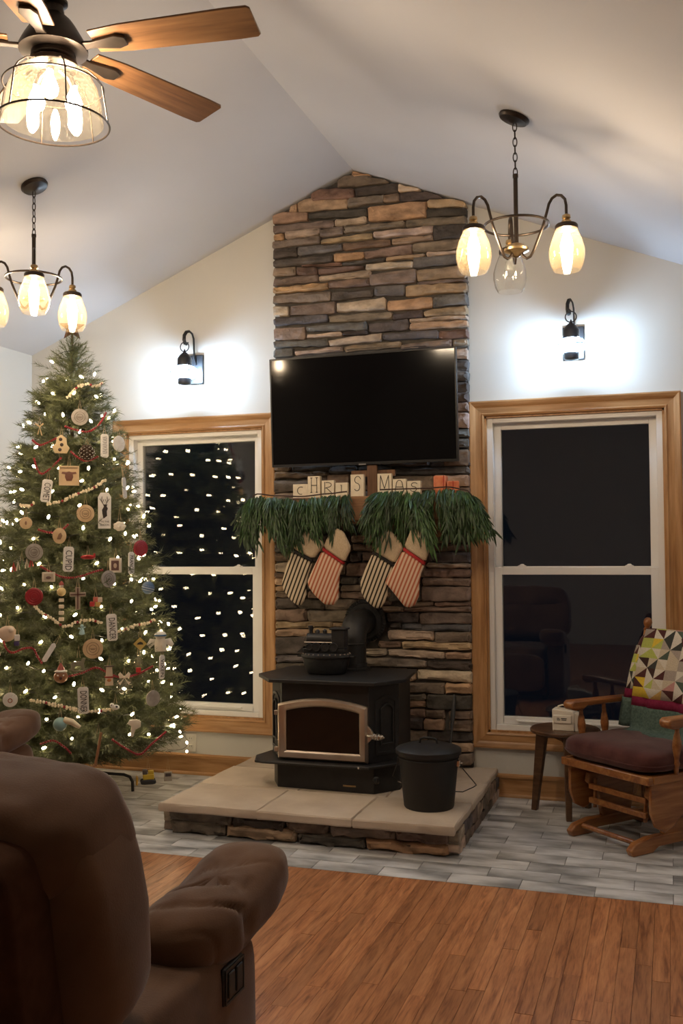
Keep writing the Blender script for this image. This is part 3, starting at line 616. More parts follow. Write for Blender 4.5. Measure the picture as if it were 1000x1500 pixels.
def stone_mesh(poly, yb, yf, seed, rough=1.0):
    """poly: outline in (x,z); chiselled ledge stone with rounded arrises, between depth yb (back) and yf (face)"""
    r = random.Random(seed)
    # knock the corners off, then resample the outline
    pts = []
    n = len(poly)
    cut = []
    for i in range(n):
        p, a, b = poly[i], poly[i - 1], poly[(i + 1) % n]
        for o_ in (a, b):
            L = max(1e-6, math.hypot(o_[0] - p[0], o_[1] - p[1])); d = min(r.uniform(.004, .014), L * .3)
            cut.append((p[0] + (o_[0] - p[0]) / L * d, p[1] + (o_[1] - p[1]) / L * d))
    poly = cut; n = len(poly)
    for i in range(n):
        a, b = poly[i], poly[(i + 1) % n]
        L = math.hypot(b[0] - a[0], b[1] - a[1]); k = max(1, min(7, int(L / .045)))
        for j in range(k): pts.append((a[0] + (b[0] - a[0]) * j / k, a[1] + (b[1] - a[1]) * j / k))
    cx = sum(p[0] for p in pts) / len(pts); cz = sum(p[1] for p in pts) / len(pts)
    x0 = min(p[0] for p in pts); x1 = max(p[0] for p in pts); z0 = min(p[1] for p in pts); z1 = max(p[1] for p in pts)
    hz = (z1 - z0)
    pts = [(p[0] + r.uniform(-.003, .003) * rough, p[1] + r.uniform(-.0055, .0035) * rough) for p in pts]
    proud = r.uniform(-.006, .010)
    yf = yf - proud
    def inset(d):
        out = []
        for x, z in pts:
            wx = max(1e-4, (x1 - x0) / 2); wz = max(1e-4, hz / 2)
            out.append((cx + (x - cx) * max(.15, 1 - d / wx), cz + (z - cz) * max(.15, 1 - d / wz)))
        return out
    rings = [(inset(.0), yb), (inset(.0), yf + .012), (inset(.002), yf + .004), (inset(.008), yf)]
    m = len(pts); vs = []; fs = []
    for ri, (rg, y) in enumerate(rings):
        for x, z in rg: vs.append((x, y + (r.uniform(-.005, .005) * rough if ri >= 2 else 0), z))
    i2 = inset(hz * .30)
    for x, z in i2: vs.append((x, yf + r.uniform(-.011, .006) * rough, z))
    for k in range(4):
        for i in range(m): j = (i + 1) % m; fs.append((k * m + i, (k + 1) * m + i, (k + 1) * m + j, k * m + j))
    fs.append(tuple(range(4 * m, 5 * m))); fs.append(tuple(range(m - 1, -1, -1)))
    mb = MB().add(vs, fs)
    me = mb.mesh('stone', 'stone', angle=32)
    bm = bmesh.new(); bm.from_mesh(me); bmesh.ops.triangulate(bm, faces=[f for f in bm.faces if len(f.verts) > 4]); bm.to_mesh(me); bm.free()
    return me
def vary(c, r):
    k = r.uniform(.82, 1.2); return tuple(min(1, v * k * r.uniform(.95, 1.05)) for v in c)

ch = thing('stone_chimney', 'tall stacked-stone chimney breast of brown, grey and tan ledge stones', 'chimney', (-1.725, 0, 0))
core = [(-2.334, .16), (-1.115, .16), (-1.115, ceil_z(-1.115) - .012), (XR, ZR - .012), (-2.334, ceil_z(-2.334) - .012)]
MB().prism([(x + 1.725, z) for x, z in core], -.034, -.001).build('mortar_core', 'mortar', ch, smooth=False)
for k, s in enumerate(STONES.split()):
    q = s.split(','); v = [int(a) / 1000 for a in q[:6]]
    g = -.0005
    poly = [(v[0] + g, v[2] + g), (v[3] - g, v[5] + g), (v[3] - g, v[4] - g), (v[0] + g, v[1] - g)]
    poly = clip_roof(poly)
    if len(poly) < 3: continue
    r = random.Random(k)
    me = stone_mesh([(x + 1.725, z) for x, z in poly], -.002, YF, k)
    o = link_mesh('stone', me, ch, color=vary(STONE_COL[q[6]], r))

# ---------------------------------------------------------------- hearth
HX0, HX1, HY, HZ = -2.455, -1.015, -1.210, .158
he = thing('stone_hearth', 'raised hearth of tan capstone slabs over stacked ledge stones', 'hearth', (-1.72, -.6, 0))
def hl(x, y): return (x + 1.72, y + .6)
MB().b2(HX0 + .03 + 1.72, HX1 - .03 + 1.72, HY + .03 + .6, -.03 + .6, 0, .116).build('hearth_core', 'mortar', he, smooth=False)
HF = [(-2.459, .109, .068, -2.109, .108, .062, 'g'), (-2.452, .062, .002, -2.139, .055, .002, 'g'), (-2.105, .107, .060, -1.825, .102, .056, 'd'), (-2.135, .056, .002, -1.766, .056, .002, 't'),
      (-1.818, .104, .056, -1.60, .104, .052, 'b'), (-1.762, .050, .002, -1.415, .048, .002, 'd'), (-1.592, .106, .052, -1.268, .108, .052, 'g'), (-1.263, .106, .050, -1.008, .108, .056, 'b'), (-1.411, .047, .002, -1.010, .050, .002, 'o')]
for k, (a, t0, b0, b, t1, b1, c) in enumerate(HF):
    g = .002
    me = stone_mesh([(a + g + 1.72, b0 + g), (b - g + 1.72, b1 + g), (b - g + 1.72, t1 + .008), (a + g + 1.72, t0 + .008)], HY + .6 + .05, HY + .6 + rnd.uniform(-.004, .012), 500 + k, 1.8)
    link_mesh('stone', me, he, color=vary(STONE_COL[c], random.Random(k + 90)))
# right and left flanks
for side in (1, -1):
    for row in range(2):
        y = HY + .03; k = 0
        while y < -.05:
            L = rnd.uniform(.12, .26); y1 = min(y + L, -.012)
            if -.012 - y1 < .06: y1 = -.012
            z0, z1 = (.002, .052) if row == 0 else (.055, .116)
            me = stone_mesh([(y + .002, z0), (y1 - .002, z0), (y1 - .002, z1), (y + .002, z1)], -.05, 0, 700 + k + row * 40 + side * 100, 2.6)
            # local (x,z) -> run along y of the hearth
            for v in me.vertices:
                a, d, z = v.co
                v.co = (side * ((HX1 - HX0) / 2 - .002 + (-d if True else 0)) + (HX0 + HX1) / 2 + 1.72, a + .6, z)
            if side == -1: me.flip_normals()
            me.flip_normals()
            link_mesh('stone', me, he, color=vary(STONE_COL[rnd.choice('sglgpg')], random.Random(k + row * 7)))
            y = y1; k += 1
# capstone slabs
SLAB = [(-2.485, -1.953, -1.258, -.822), (-1.949, -1.463, -1.262, -.822), (-1.459, -.968, -1.266, -.822),
        (-2.485, -1.905, -.818, -.372), (-1.901, -1.420, -.818, -.372), (-1.416, -.968, -.818, -.385), (-2.472, -1.900, -.368, -.002), (-1.896, -1.42, -.368, -.002), (-1.416, -.975, -.381, -.002)]
for k, (x0, x1, y0, y1) in enumerate(SLAB):
    r = random.Random(k + 31)
    pts = []
    for (a, b) in (((x0, y0), (x1, y0)), ((x1, y0), (x1, y1)), ((x1, y1), (x0, y1)), ((x0, y1), (x0, y0))):
        ext = (a == (x0, y0) and b == (x1, y0) and y0 < -1.2) or (a[0] == x1 and b[0] == x1 and x1 > -1) or (a[0] == x0 and b[0] == x0 and x0 < -2.4)
        n = 7
        for j in range(n):
            t = j / n; jx = r.uniform(-.005, .005) if ext else r.uniform(-.001, .001)
            pts.append((a[0] + (b[0] - a[0]) * t + jx, a[1] + (b[1] - a[1]) * t + (r.uniform(-.004, .004) if ext else 0)))
    cx = sum(p[0] for p in pts) / len(pts); cy = sum(p[1] for p in pts) / len(pts); m = len(pts)
    vs = []
    for (ins, z) in ((.006, .116), (0, .124), (.0, HZ - .007), (.005, HZ)):
        for x, y in pts:
            d = math.hypot(x - cx, y - cy)
            vs.append((x + (cx - x) / d * ins * r.uniform(.6, 1.6) + 1.72, y + (cy - y) / d * ins * r.uniform(.6, 1.6) + .6, z))
    fs = [(q * m + i, q * m + (i + 1) % m, (q + 1) * m + (i + 1) % m, (q + 1) * m + i) for q in range(3) for i in range(m)] + [tuple(range(3 * m, 4 * m)), tuple(range(m - 1, -1, -1))]
    MB().add(vs, fs).build('capstone', 'capstone', he, angle=30)

# ================================================================ TELEVISION
TVW, TVH = 1.150, .655
tv = thing('television', 'flat black television mounted on the stone chimney above the mantel', 'television', (-1.722, -.205, 2.260))
tv.rotation_euler = (math.radians(3.25), 0, 0)
MB().b2(-TVW / 2, TVW / 2, .004, .030, -TVH / 2, TVH / 2).build('housing', 'black_plastic', tv, bevel=.004)
MB().b2(-.38, .38, .030, .062, -.26, .14).build('rear_housing', 'black_plastic', tv, bevel=.012)
bz = MB()
bz.b2(-TVW / 2, -TVW / 2 + .009, -.004, .006, -TVH / 2, TVH / 2); bz.b2(TVW / 2 - .009, TVW / 2, -.004, .006, -TVH / 2, TVH / 2)
bz.b2(-TVW / 2 + .009, TVW / 2 - .009, -.004, .006, TVH / 2 - .009, TVH / 2); bz.b2(-TVW / 2 + .009, TVW / 2 - .009, -.004, .006, -TVH / 2, -TVH / 2 + .014)
bz.build('bezel', 'black_plastic', tv, bevel=.0015)
MB().b2(-TVW / 2 + .009, TVW / 2 - .009, 0, .005, -TVH / 2 + .014, TVH / 2 - .009).build('screen', 'screen_black', tv, smooth=False)
MB().b2(-.022, .022, -.0055, -.003, -TVH / 2 - .004, -TVH / 2 + .004).build('logo_bar', 'silver', tv)
MB().b2(-.20, .20, .062, .085, -.15, .05).b2(-.17, -.13, .060, .112, -.22, .10).b2(.13, .17, .060, .112, -.22, .10).b2(-.25, .25, .100, .122, -.10, .02).build('wall_bracket', 'black_plastic', tv)

# ================================================================ MANTEL
mt = thing('mantel_shelf', 'rustic wooden mantel beam across the stone chimney, half hidden by greenery', 'mantel', (-1.722, 0, 1.60))
MB().b2(-.605, .605, -.225, -.058, 0, .143).build('beam', 'mantel_wood', mt, bevel=.006)
for s in (-1, 1): MB().prism([(-.20, 0), (-.058, 0), (-.058, -.10), (-.085, -.10)], s * .42 - .035, s * .42 + .035, 'yz').build('corbel', 'mantel_wood', mt, bevel=.004)
MZ = 1.743
# letter blocks CHRIS + cross + MAS
def strokes(ch):
    """handwritten strokes in a unit box, x 0..1, z 0..1"""
    A = lambda cx, cz, rx, rz, a0, a1, n=12: [(cx + rx * math.cos(math.radians(a0 + (a1 - a0) * i / n)), cz + rz * math.sin(math.radians(a0 + (a1 - a0) * i / n))) for i in range(n + 1)]
    return {
        'C': [A(.55, .42, .30, .40, 60, 290)],
        'H': [[(.25, .0), (.25, 1)], [(.80, .0), (.80, 1)], [(.25, .48), (.80, .48)], [(.15, 1), (.37, 1)], [(.68, 1), (.92, 1)], [(.15, 0), (.35, 0)], [(.7, 0), (.9, 0)]],
        'R': [[(.2, 0), (.2, 1)], A(.45, .72, .42, .22, 110, -90), [(.42, .50), (.2, .42)], [(.35, .48), (.9, .02)]],
        'I': [[(.5, .12), (.5, .85)], [(.42, .85), (.5, .88)]],
        'S': [A(.55, .75, .28, .24, 10, 230, 10) + A(.48, .27, .26, .25, 70, -150, 10)],
        'M': [[(.10, 0), (.16, 1)], [(.16, 1), (.5, .12)], [(.5, .12), (.86, 1)], [(.86, 1), (.92, 0)]],
        'A': [[(.08, 0), (.20, .62)], A(.5, .62, .30, .38, 180, 0), [(.80, .62), (.92, 0)], [(.15, .40), (.86, .40)]],
        's': [A(.55, .72, .28, .22, 20, 240, 10) + A(.45, .28, .30, .24, 70, -160, 10)],
    }[ch]
BL = [('C', -2.110, .100, .082, 'cream letter block reading C at the tree end of the mantel'),
      ('H', -2.024, .082, .128, 'cream letter block reading H, taller than its neighbours C and R'),
      ('R', -1.936, .082, .100, 'cream letter block reading R between H and I on the mantel'),
      ('I', -1.850, .080, .084, 'short cream letter block reading I on the mantel'),
      ('S', -1.752, .086, .130, 'tall cream letter block reading S just before the wooden cross'),
      ('M', -1.585, .090, .130, 'tall cream letter block reading M just after the wooden cross'),
      ('A', -1.495, .084, .096, 'cream letter block reading A between M and S on the mantel'),
      ('s', -1.408, .084, .082, 'short cream letter block reading S at the end next to the orange blocks')]
for chx, x, w, h, lab in BL:
    t = thing('letter_block', lab, 'letter block', (x, -.185, MZ), group='christmas letter blocks on the mantel')
    MB().b2(-w / 2 + .002, w / 2 - .002, -.016, .016, 0, h).build('block', 'cream_paint', t, bevel=.002)
    lt = MB()
    for s in strokes(chx):
        lt.tube([(-w / 2 + w * (.12 + .76 * p[0]), -.0165, h * (.24 + .68 * p[1])) for p in s], .0022, 5)
    lt.build('letter', 'ink', t)
t = thing('wooden_cross', 'dark wooden cross standing between the letter blocks S and M', 'cross', (-1.668, -.165, MZ))
MB().b2(-.030, .030, -.010, .010, 0, .186).build('upright', 'cross_wood', t, bevel=.002)
MB().b2(-.135, .135, .011, .027, .118, .156).build('crossbar', 'cross_wood', t, bevel=.002)
t = thing('gift_block', 'taller orange-red wrapped block on the mantel end', 'block', (-1.255, -.175, MZ), group='orange-red blocks on the mantel')
MB().b2(-.036, .036, -.034, .034, 0, .108).build('block', 'orange_wax', t, bevel=.006)
MB().b2(.022, .026, -.0355, .0355, .001, .1085).build('ribbon', 'ribbon_red', t)
t = thing('gift_block', 'shorter orange-red wrapped block at the mantel end', 'block', (-1.180, -.180, MZ), .15, group='orange-red blocks on the mantel')
MB().b2(-.034, .034, -.032, .032, 0, .075).build('block', 'orange_wax', t, bevel=.005)
MB().b2(-.002, .002, -.0335, .0335, .001, .0755).build('ribbon', 'ribbon_red', t)

# garlands: drooping cedar sprigs on a dark stem
def sprig_mesh(seed):
    r = random.Random(seed); mb = MB()
    L = 1.0
    # main drooping shoots
    for s in range(4):
        a = r.uniform(-.42, .42); fwd = r.uniform(.05, .40)
        ln = r.uniform(.72, 1.05)
        pth = []
        for i in range(7):
            t = i / 6
            pth.append(Vector((math.sin(a) * ln * .55 * t + .04 * s - .06, -fwd * math.sin(t * 1.9) * .5, -ln * t * (.35 + .65 * t))))
        for i in range(1, 7):
            for side in (-1, 1, 0):
                b = pth[i - 1].lerp(pth[i], r.uniform(.2, .9)); d = (pth[i] - pth[i - 1]).normalized()
                w = Vector((side * r.uniform(.12, .40), r.uniform(-.30, .18), 0))
                dd = (d + w).normalized(); l = r.uniform(.26, .44) * (1.1 - .25 * i / 6)
                sv = dd.cross(Vector((r.uniform(-.4, .4), 1, r.uniform(-.3, .3)))).normalized() * r.uniform(.017, .029)
                m1 = b + dd * l * .35; tip = b + dd * l + Vector((0, 0, -.05)); m2 = b + dd * l * .75 + Vector((0, 0, -.02))
                bow = Vector((0, -.012, 0))
                mb.add([b, m1 - sv, m1 + bow, m1 + sv, m2 - sv * .8, m2 + bow, m2 + sv * .8, tip], [(0, 1, 2), (0, 2, 3), (1, 4, 5, 2), (2, 5, 6, 3), (4, 7, 5), (5, 7, 6)])
    return mb.mesh('sprig', 'garland_leaf', recalc=False, angle=60)
SPR = [sprig_mesh(40 + i) for i in range(7)]
def garland(label, stem, sprigs):
    x, y, z = stem[len(stem) // 2]
    t = thing('greenery_garland', label, 'garland', (x, y, z))
    MB().tube([(p[0] - x, p[1] - y, p[2] - z) for p in stem], .0045, 6).build('stem', 'twig', t)
    for (sx, sy, sz, L, rz, tilt) in sprigs:
        link_mesh('sprig', rnd.choice(SPR), t, (sx - x, sy - y, sz - z), (rnd.uniform(-.12, .12), tilt, rz), (L * rnd.uniform(.8, 1.1), L, L))
def gstem(pts, n=26):
    out = []
    for i in range(n + 1):
        t = i / n * (len(pts) - 1); k = min(int(t), len(pts) - 2); f = t - k
        f2 = f * f * (3 - 2 * f)
        out.append((pts[k][0] + (pts[k + 1][0] - pts[k][0]) * f, pts[k][1] + (pts[k + 1][1] - pts[k][1]) * f, pts[k][2] + (pts[k + 1][2] - pts[k][2]) * f2))
    return out
def sprigs_on(stem, n, L0, L1):
    S = []
    for i in range(n):
        p = stem[int((i + rnd.random() * .8) / n * (len(stem) - 1))]; 
        S.append((p[0] + rnd.uniform(-.012, .012), p[1] + rnd.uniform(-.012, .015), p[2] - rnd.uniform(0, .012), rnd.uniform(L0, L1), rnd.uniform(-.5, .5), rnd.uniform(-.22, .22)))
    return S
st1 = gstem([(-2.462, -.20, 1.725), (-2.385, -.215, 1.772), (-2.25, -.250, 1.757), (-2.08, -.252, 1.748), (-1.92, -.252, 1.760), (-1.800, -.250, 1.770)])
sp1 = sprigs_on(st1, 36, .12, .30) + [(-2.445, -.20, 1.725, .20, .3, .35), (-2.455, -.20, 1.715, .17, .5, .5), (-2.41, -.21, 1.75, .24, .2, .25), (-2.40, -.21, 1.75, .25, .1, .15)]
garland('green cedar garland draped over the mantel half on the tree side, under CHRIS', st1, sp1)
st2 = gstem([(-1.595, -.250, 1.776), (-1.50, -.252, 1.777), (-1.34, -.252, 1.777), (-1.20, -.250, 1.782), (-1.10, -.225, 1.765), (-1.03, -.215, 1.690), (-.985, -.205, 1.565)])
sp2 = sprigs_on(st2[:19], 31, .13, .32) + [(-1.10, -.225, 1.755, .24, .2, -.25), (-1.07, -.22, 1.74, .24, .1, -.35), (-1.045, -.22, 1.71, .22, 0, -.35), (-1.02, -.215, 1.67, .18, 0, -.35), (-1.01, -.21, 1.64, .14, 0, -.3), (-1.12, -.225, 1.76, .26, 0, -.15), (-1.15, -.23, 1.77, .27, 0, -.1)]
garland('green cedar garland draped over the mantel half on the rocker side, under MAS', st2, sp2)

# stockings (world outlines: cuff, band, body)
SK = {'1': ('ticking_black', 'ribbon_black', 'black-striped stocking hung nearest the tree, black ribbon under its cuff', 0.0),
      '2': ('ticking_red', 'ribbon_red', 'red-striped stocking overlapping the black-striped one nearest the tree', -.025),
      '3': ('ticking_black', 'ribbon_black', 'black-striped stocking hung under the middle of the mantel, above the flue', 0.0),
      '4': ('ticking_red', 'ribbon_red', 'red-striped stocking hung nearest the dark window by the rocker', -.025)}
def smooth_poly(p, it=1):
    for _ in range(it):
        q = []
        for i in range(len(p)):
            a, b = p[i], p[(i + 1) % len(p)]
            q += [(a[0] * .88 + b[0] * .12, a[1] * .88 + b[1] * .12), (a[0] * .12 + b[0] * .88, a[1] * .12 + b[1] * .88)]
        p = q
    return p
for k, (mat, rib, lab, dy) in SK.items():
    cuff, band, body = ST[k]
    cm = sum(p[1] for p in cuff) / len(cuff)
    cuff = [(p[0] + (.012 if p[1] > cm else 0), p[1] + (.035 if p[1] > cm + .01 else 0)) for p in cuff]
    ox, oz = cuff[0]; y = -.242 + dy
    t = thing('christmas_stocking', lab, 'stocking', (ox, y, oz), group='ticking stockings hung from the mantel')
    rel = lambda P: [(p[0] - ox, p[1] - oz) for p in P]
    MB().puff(smooth_poly(rel(body)), 0, .013, .80).build('leg', mat, t, angle=70)
    MB().puff(smooth_poly(rel(cuff)), 0, .015, .86).build('cuff', 'canvas', t, angle=70)
    MB().puff(rel(band), 0, .0165, 1.0).build('ribbon_band', rib, t, angle=70)
    MB().tube([(.012, 0, -.02), (.006, 0, .03), (.008, .0, .075), (.016, 0, .03), (.018, 0, -.02)], .0022, 5).build('hanging_loop', 'canvas', t)

# ================================================================ WOOD STOVE
sx, sy = -1.775, -.52
sv = thing('wood_stove', 'black cast wood stove with arched pewter door on the hearth', 'stove', (sx, sy, HZ))
def SP(pts): return [(x - sx, y - sy) for x, y in pts]
body = SP([(-2.010, -.775), (-1.520, -.775), (-1.400, -.610), (-1.425, -.270), (-2.125, -.270), (-2.130, -.610)])
def oct_prism(mb, poly, z0, z1): return mb.prism(poly, z0, z1, 'xy')
oct_prism(MB(), body, .150, .565).build('firebox', 'stove_black', sv, bevel=.004)
top = SP([(-2.060, -.835), (-1.470, -.835), (-1.350, -.655), (-1.395, -.225), (-2.150, -.225), (-2.205, -.630)])
oct_prism(MB(), top, .565, .585).build('top_plate', 'stove_black', sv, bevel=.004)
lip = SP([(-2.085, -.860), (-1.50, -.850), (-1.375, -.690), (-1.38, -.560), (-2.150, -.560), (-2.185, -.720), (-2.14, -.845)])
oct_prism(MB(), lip, .138, .152).build('ash_lip', 'stove_black', sv, bevel=.005)
ped = SP([(-2.035, -.775), (-1.490, -.790), (-1.385, -.655), (-1.405, -.290), (-2.100, -.290), (-2.100, -.660)])
oct_prism(MB(), ped, 0, .139).build('pedestal', 'stove_black', sv, bevel=.004)
# door
dr = MB()
x0, x1, zb, zs, zp = -2.025 - sx, -1.522 - sx, .158, .448, .486
def arch(x0, x1, zs, zp, n=16):
    return [(x1 + (x0 - x1) * i / n, zs + (zp - zs) * math.sin(PI * i / n) ** .9) for i in range(n + 1)]
outer = [(x0, zb), (x1, zb)] + arch(x0, x1, zs, zp)
fw_ = .046
inner = [(x0 + fw_, zb + fw_ * .95), (x1 - fw_, zb + fw_ * .95)] + arch(x0 + fw_, x1 - fw_, zs - fw_ * .75, zp - fw_)
yd = -.775 - sy
n = len(outer)
def ringpts(P, y): return [(p[0], y, p[1]) for p in P]
mid1 = [(o_[0] * .75 + i_[0] * .25, o_[1] * .75 + i_[1] * .25) for o_, i_ in zip(outer, inner)]
mid2 = [(o_[0] * .25 + i_[0] * .75, o_[1] * .25 + i_[1] * .75) for o_, i_ in zip(outer, inner)]
rr = [ringpts(outer, yd), ringpts(outer, yd - .020), ringpts(mid1, yd - .032), ringpts(mid2, yd - .026), ringpts(inner, yd - .014), ringpts(inner, yd)]
vs = [p for r_ in rr for p in r_]
fs = [(k * n + i, k * n + (i + 1) % n, ((k + 1) % 6) * n + (i + 1) % n, ((k + 1) % 6) * n + i) for k in range(6) for i in range(n)]
door = MB().add(vs, fs).build('door', 'pewter', sv, angle=35)
MB().prism(inner, yd - .010, yd - .004).build('glass', 'stove_glass', door, smooth=False)
for z in (.205, .40): MB().b2(x0 - .022, x0 + .006, yd - .020, yd, z - .013, z + .013).build('hinge', 'pewter', door, bevel=.003)
lp = MB().prism([(x1 - .004, .262)] + [(x1 + .030 * math.sin(PI * i / 10), .262 + .09 * i / 10) for i in range(11)] + [(x1 - .004, .352)], yd - .018, yd).build('latch_plate', 'pewter', door, bevel=.002)
hd = MB().tube([(x1 + .008, yd - .02, .308), (x1 + .012, yd - .05, .307), (x1 + .030, yd - .058, .307)], .007, 8)
hd.build('handle_shaft', 'bright_steel', door)
coil = []
for i in range(70):
    t = i / 69; a = t * 2 * PI * 8; r_ = .006 + .011 * math.sin(PI * min(1, t * 1.05)) ** .8
    coil.append((x1 + .030 + t * .070, yd - .058 + r_ * math.cos(a), .307 + r_ * math.sin(a)))
MB().tube(coil, .0030, 5).sphere((x1 + .065, yd - .058, .307), (.036, .011, .011)).build('spring_handle', 'bright_steel', door)
# recessed arched side vents on the two corner faces
def corner_vent(pa, pb):
    a, b = Vector((pa[0], pa[1], 0)), Vector((pb[0], pb[1], 0)); d = (b - a); L = d.length; d.normalize(); nrm = Vector((d.y, -d.x, 0))
    if nrm.y > 0: nrm = -nrm
    M = Matrix(((d.x, nrm.x, 0, a.x), (d.y, nrm.y, 0, a.y), (0, 0, 1, 0), (0, 0, 0, 1)))
    def panel(u0, u1, z0, z1, w, nm, y0, y1):
        o1 = [(u0, z0), (u1, z0)] + arch(u0, u1, z1 - .03, z1, 8)
        i1 = [(u0 + w, z0 + w), (u1 - w, z0 + w)] + arch(u0 + w, u1 - w, z1 - .03 - w * .5, z1 - w, 8)
        k = len(o1)
        vs = [(p[0], y0, p[1]) for p in o1] + [(p[0], y1, p[1]) for p in o1] + [(p[0], y1, p[1]) for p in i1] + [(p[0], y0, p[1]) for p in i1]
        fs = [(q * k + i, q * k + (i + 1) % k, ((q + 1) % 4) * k + (i + 1) % k, ((q + 1) % 4) * k + i) for q in range(4) for i in range(k)]
        MB().add(vs, fs, M).build(nm, 'stove_black', sv, bevel=.0015)
    panel(L * .20, L * .92, .19, .50, .016, 'corner_panel', 0, .006)
    panel(L * .36, L * .80, .24, .46, .010, 'corner_vent', 0, .011)
corner_vent(body[1], body[2]); corner_vent(body[0], body[5])
# front fascia of pedestal: knob, badge
MB().lathe([(.020, 0), (.020, .006), (.013, .010), (.011, .022), (.006, .024)], 16, TR(-1.475 - sx, -.795 - sy, .075, rx=PI / 2, rz=.35)).build('air_control_knob', 'stove_black', sv)
MB().b2(-1.66 - sx, -1.59 - sx, -.790 - sy, -.782 - sy, .030, .038).build('badge', 'bronze_gold', sv)
MB().tube([(-1.385 - sx, -.70 - sy, .055), (-1.35 - sx, -.71 - sy, .052), (-1.33 - sx, -.71 - sy, .052)], .004, 6).build('air_rod', 'bright_steel', sv)
for xx in (-1.955, -1.555): MB().sphere((xx - sx, -.852 - sy, .145), .006, 8, 6).build('bolt', 'bright_steel', sv)

# stove pipe
pp = thing('stove_pipe', 'black stovepipe elbow rising from the stove into the stone', 'stovepipe', (-1.745, -.33, HZ + .585))
P = []
px, py = 0, 0
pz0 = 0
P = [(0, 0, 0), (0, 0, .10), (.0, 0, .155)] + [(0, .105 - .105 * math.cos(a), .155 + .105 * math.sin(a)) for a in [PI / 2 * i / 8 for i in range(1, 9)]] + [(0, .2, .26), (0, .252, .26)]
# two-piece elbow, seam rings
pipe = MB().tube(P, .076, 20).build('elbow', 'stove_black', pp, angle=50)
MB().torus((0, 0, .150), .077, .004).build('seam', 'stove_black', pp)
MB().lathe([(.10, 0), (.10, .012), (.082, .018), (.082, .04)], 24).build('flue_collar', 'stove_black', pp)
MB().lathe([(.128, 0), (.128, .012), (.110, .020), (.104, .034), (.080, .036)], 36, TR(0, .256, .26, rx=PI / 2)).build('wall_flange', 'cast_iron', pp)
fl_r = MB()
for i in range(44):
    a = 2 * PI * i / 44
    fl_r.b2(-.0025, .0025, .104, .128, .010, .022, TR(0, .256, .26, rx=PI / 2) @ Matrix.Rotation(a, 4, 'Z'))
fl_r.build('flange_ribs', 'cast_iron', pp)

# cast-iron steamer pot with a locomotive on the lid
kt = thing('stove_steamer', 'cast-iron steamer pot with a little locomotive lid, standing on the stove', 'steamer', (-1.832, -.545, HZ + .585), math.radians(2))
MB().lathe([(.098, 0), (.112, .010), (.128, .050), (.135, .092), (.130, .092)], 32, Matrix.Diagonal((1, .74, 1, 1))).build('pot', 'cast_iron', kt, angle=50)
lid = MB().lathe([(.140, .090), (.145, .098), (.142, .108), (.120, .116), (.02, .118)], 32, Matrix.Diagonal((1, .74, 1, 1))).build('lid', 'cast_iron', kt)
bd = MB()
for i in range(26):
    a = 2 * PI * i / 26; bd.sphere((.134 * math.cos(a), .134 * .74 * math.sin(a), .112), .0045, 6, 4)
bd.build('bead_rim', 'pewter', lid)
MB().b2(-.125, .115, -.038, .038, .116, .142).build('running_board', 'cast_iron', kt, bevel=.004)
MB().lathe([(.030, 0), (.034, .004), (.034, .150), (.030, .154)], 18, TR(-.110, 0, .190, ry=PI / 2)).build('boiler', 'cast_iron', kt)
MB().b2(.040, .115, -.040, .040, .142, .245).build('cab', 'cast_iron', kt, bevel=.004)
MB().b2(.030, .125, -.048, .048, .245, .256).build('cab_roof', 'cast_iron', kt, bevel=.004)
for xw, rr_ in ((-.085, .017), (-.045, .022), (.005, .022), (.055, .022)):
    MB().torus((xw, -.046, .150), rr_, .0045, TR(xw, -.046, .150) @ Matrix.Rotation(PI / 2, 4, 'X') @ TR(-xw, .046, -.150), 16, 6).lathe([(rr_ * .9, -.003), (rr_ * .9, .003)], 12, TR(xw, -.044, .150, rx=PI / 2)).build('wheel', 'cast_iron', kt)
for xw in (-.085, -.045, .005): pass
MB().lathe([(.010, .215), (.009, .240), (.015, .262), (.013, .264)], 12, TR(-.092)).build('smokestack', 'cast_iron', kt)
MB().lathe([(.012, .215), (.012, .235), (.006, .243)], 12, TR(-.050)).build('steam_dome', 'cast_iron', kt)
MB().lathe([(.012, .215), (.012, .238), (.005, .246)], 12, TR(-.008)).build('sand_dome', 'cast_iron', kt)
MB().tube([(-.115, -.042, .176), (.045, -.042, .176)], .003, 6).build('hand_rail', 'pewter', kt)
MB().prism([(-.165, .116), (-.125, .116), (-.125, .150)], -.034, .034).build('cowcatcher', 'cast_iron', kt)
for s in (-1, 1): MB().b2(min(s * .135, s * .165), max(s * .135, s * .165), -.022, .022, .092, .102).build('lug_handle', 'cast_iron', kt, bevel=.003)

# ash bucket
bn = thing('ash_bucket', 'black lidded ash bucket standing on the hearth beside the stove', 'bucket', (-1.163, -.935, HZ))
MB().lathe([(.120, 0), (.124, .006), (.150, .262), (.154, .270), (.150, .276)], 36).build('pail', 'bin_black', bn, angle=50)
ld = MB().lathe([(.160, .262), (.163, .268), (.163, .284), (.156, .290), (.120, .302), (.060, .310), (.01, .312)], 36).build('lid', 'bin_black', bn, angle=40)
MB().tube([(-.046, 0, .306), (-.040, 0, .330), (-.022, 0, .337), (.022, 0, .337), (.040, 0, .330), (.046, 0, .306)], .0055, 8).build('lid_handle', 'bin_black', ld)
MB().torus((0, 0, .245), .150, .003, n=36).build('rim_bead', 'bin_black', bn)
MB().b2(.142, .158, -.014, .014, .205, .235).lathe([(.005, 0), (.005, .012)], 8, TR(.158, 0, .222, ry=PI / 2)).build('ear', 'bright_steel', bn, bevel=.002)
MB().b2(-.158, -.142, -.014, .014, .205, .235).build('ear', 'bin_black', bn, bevel=.002)
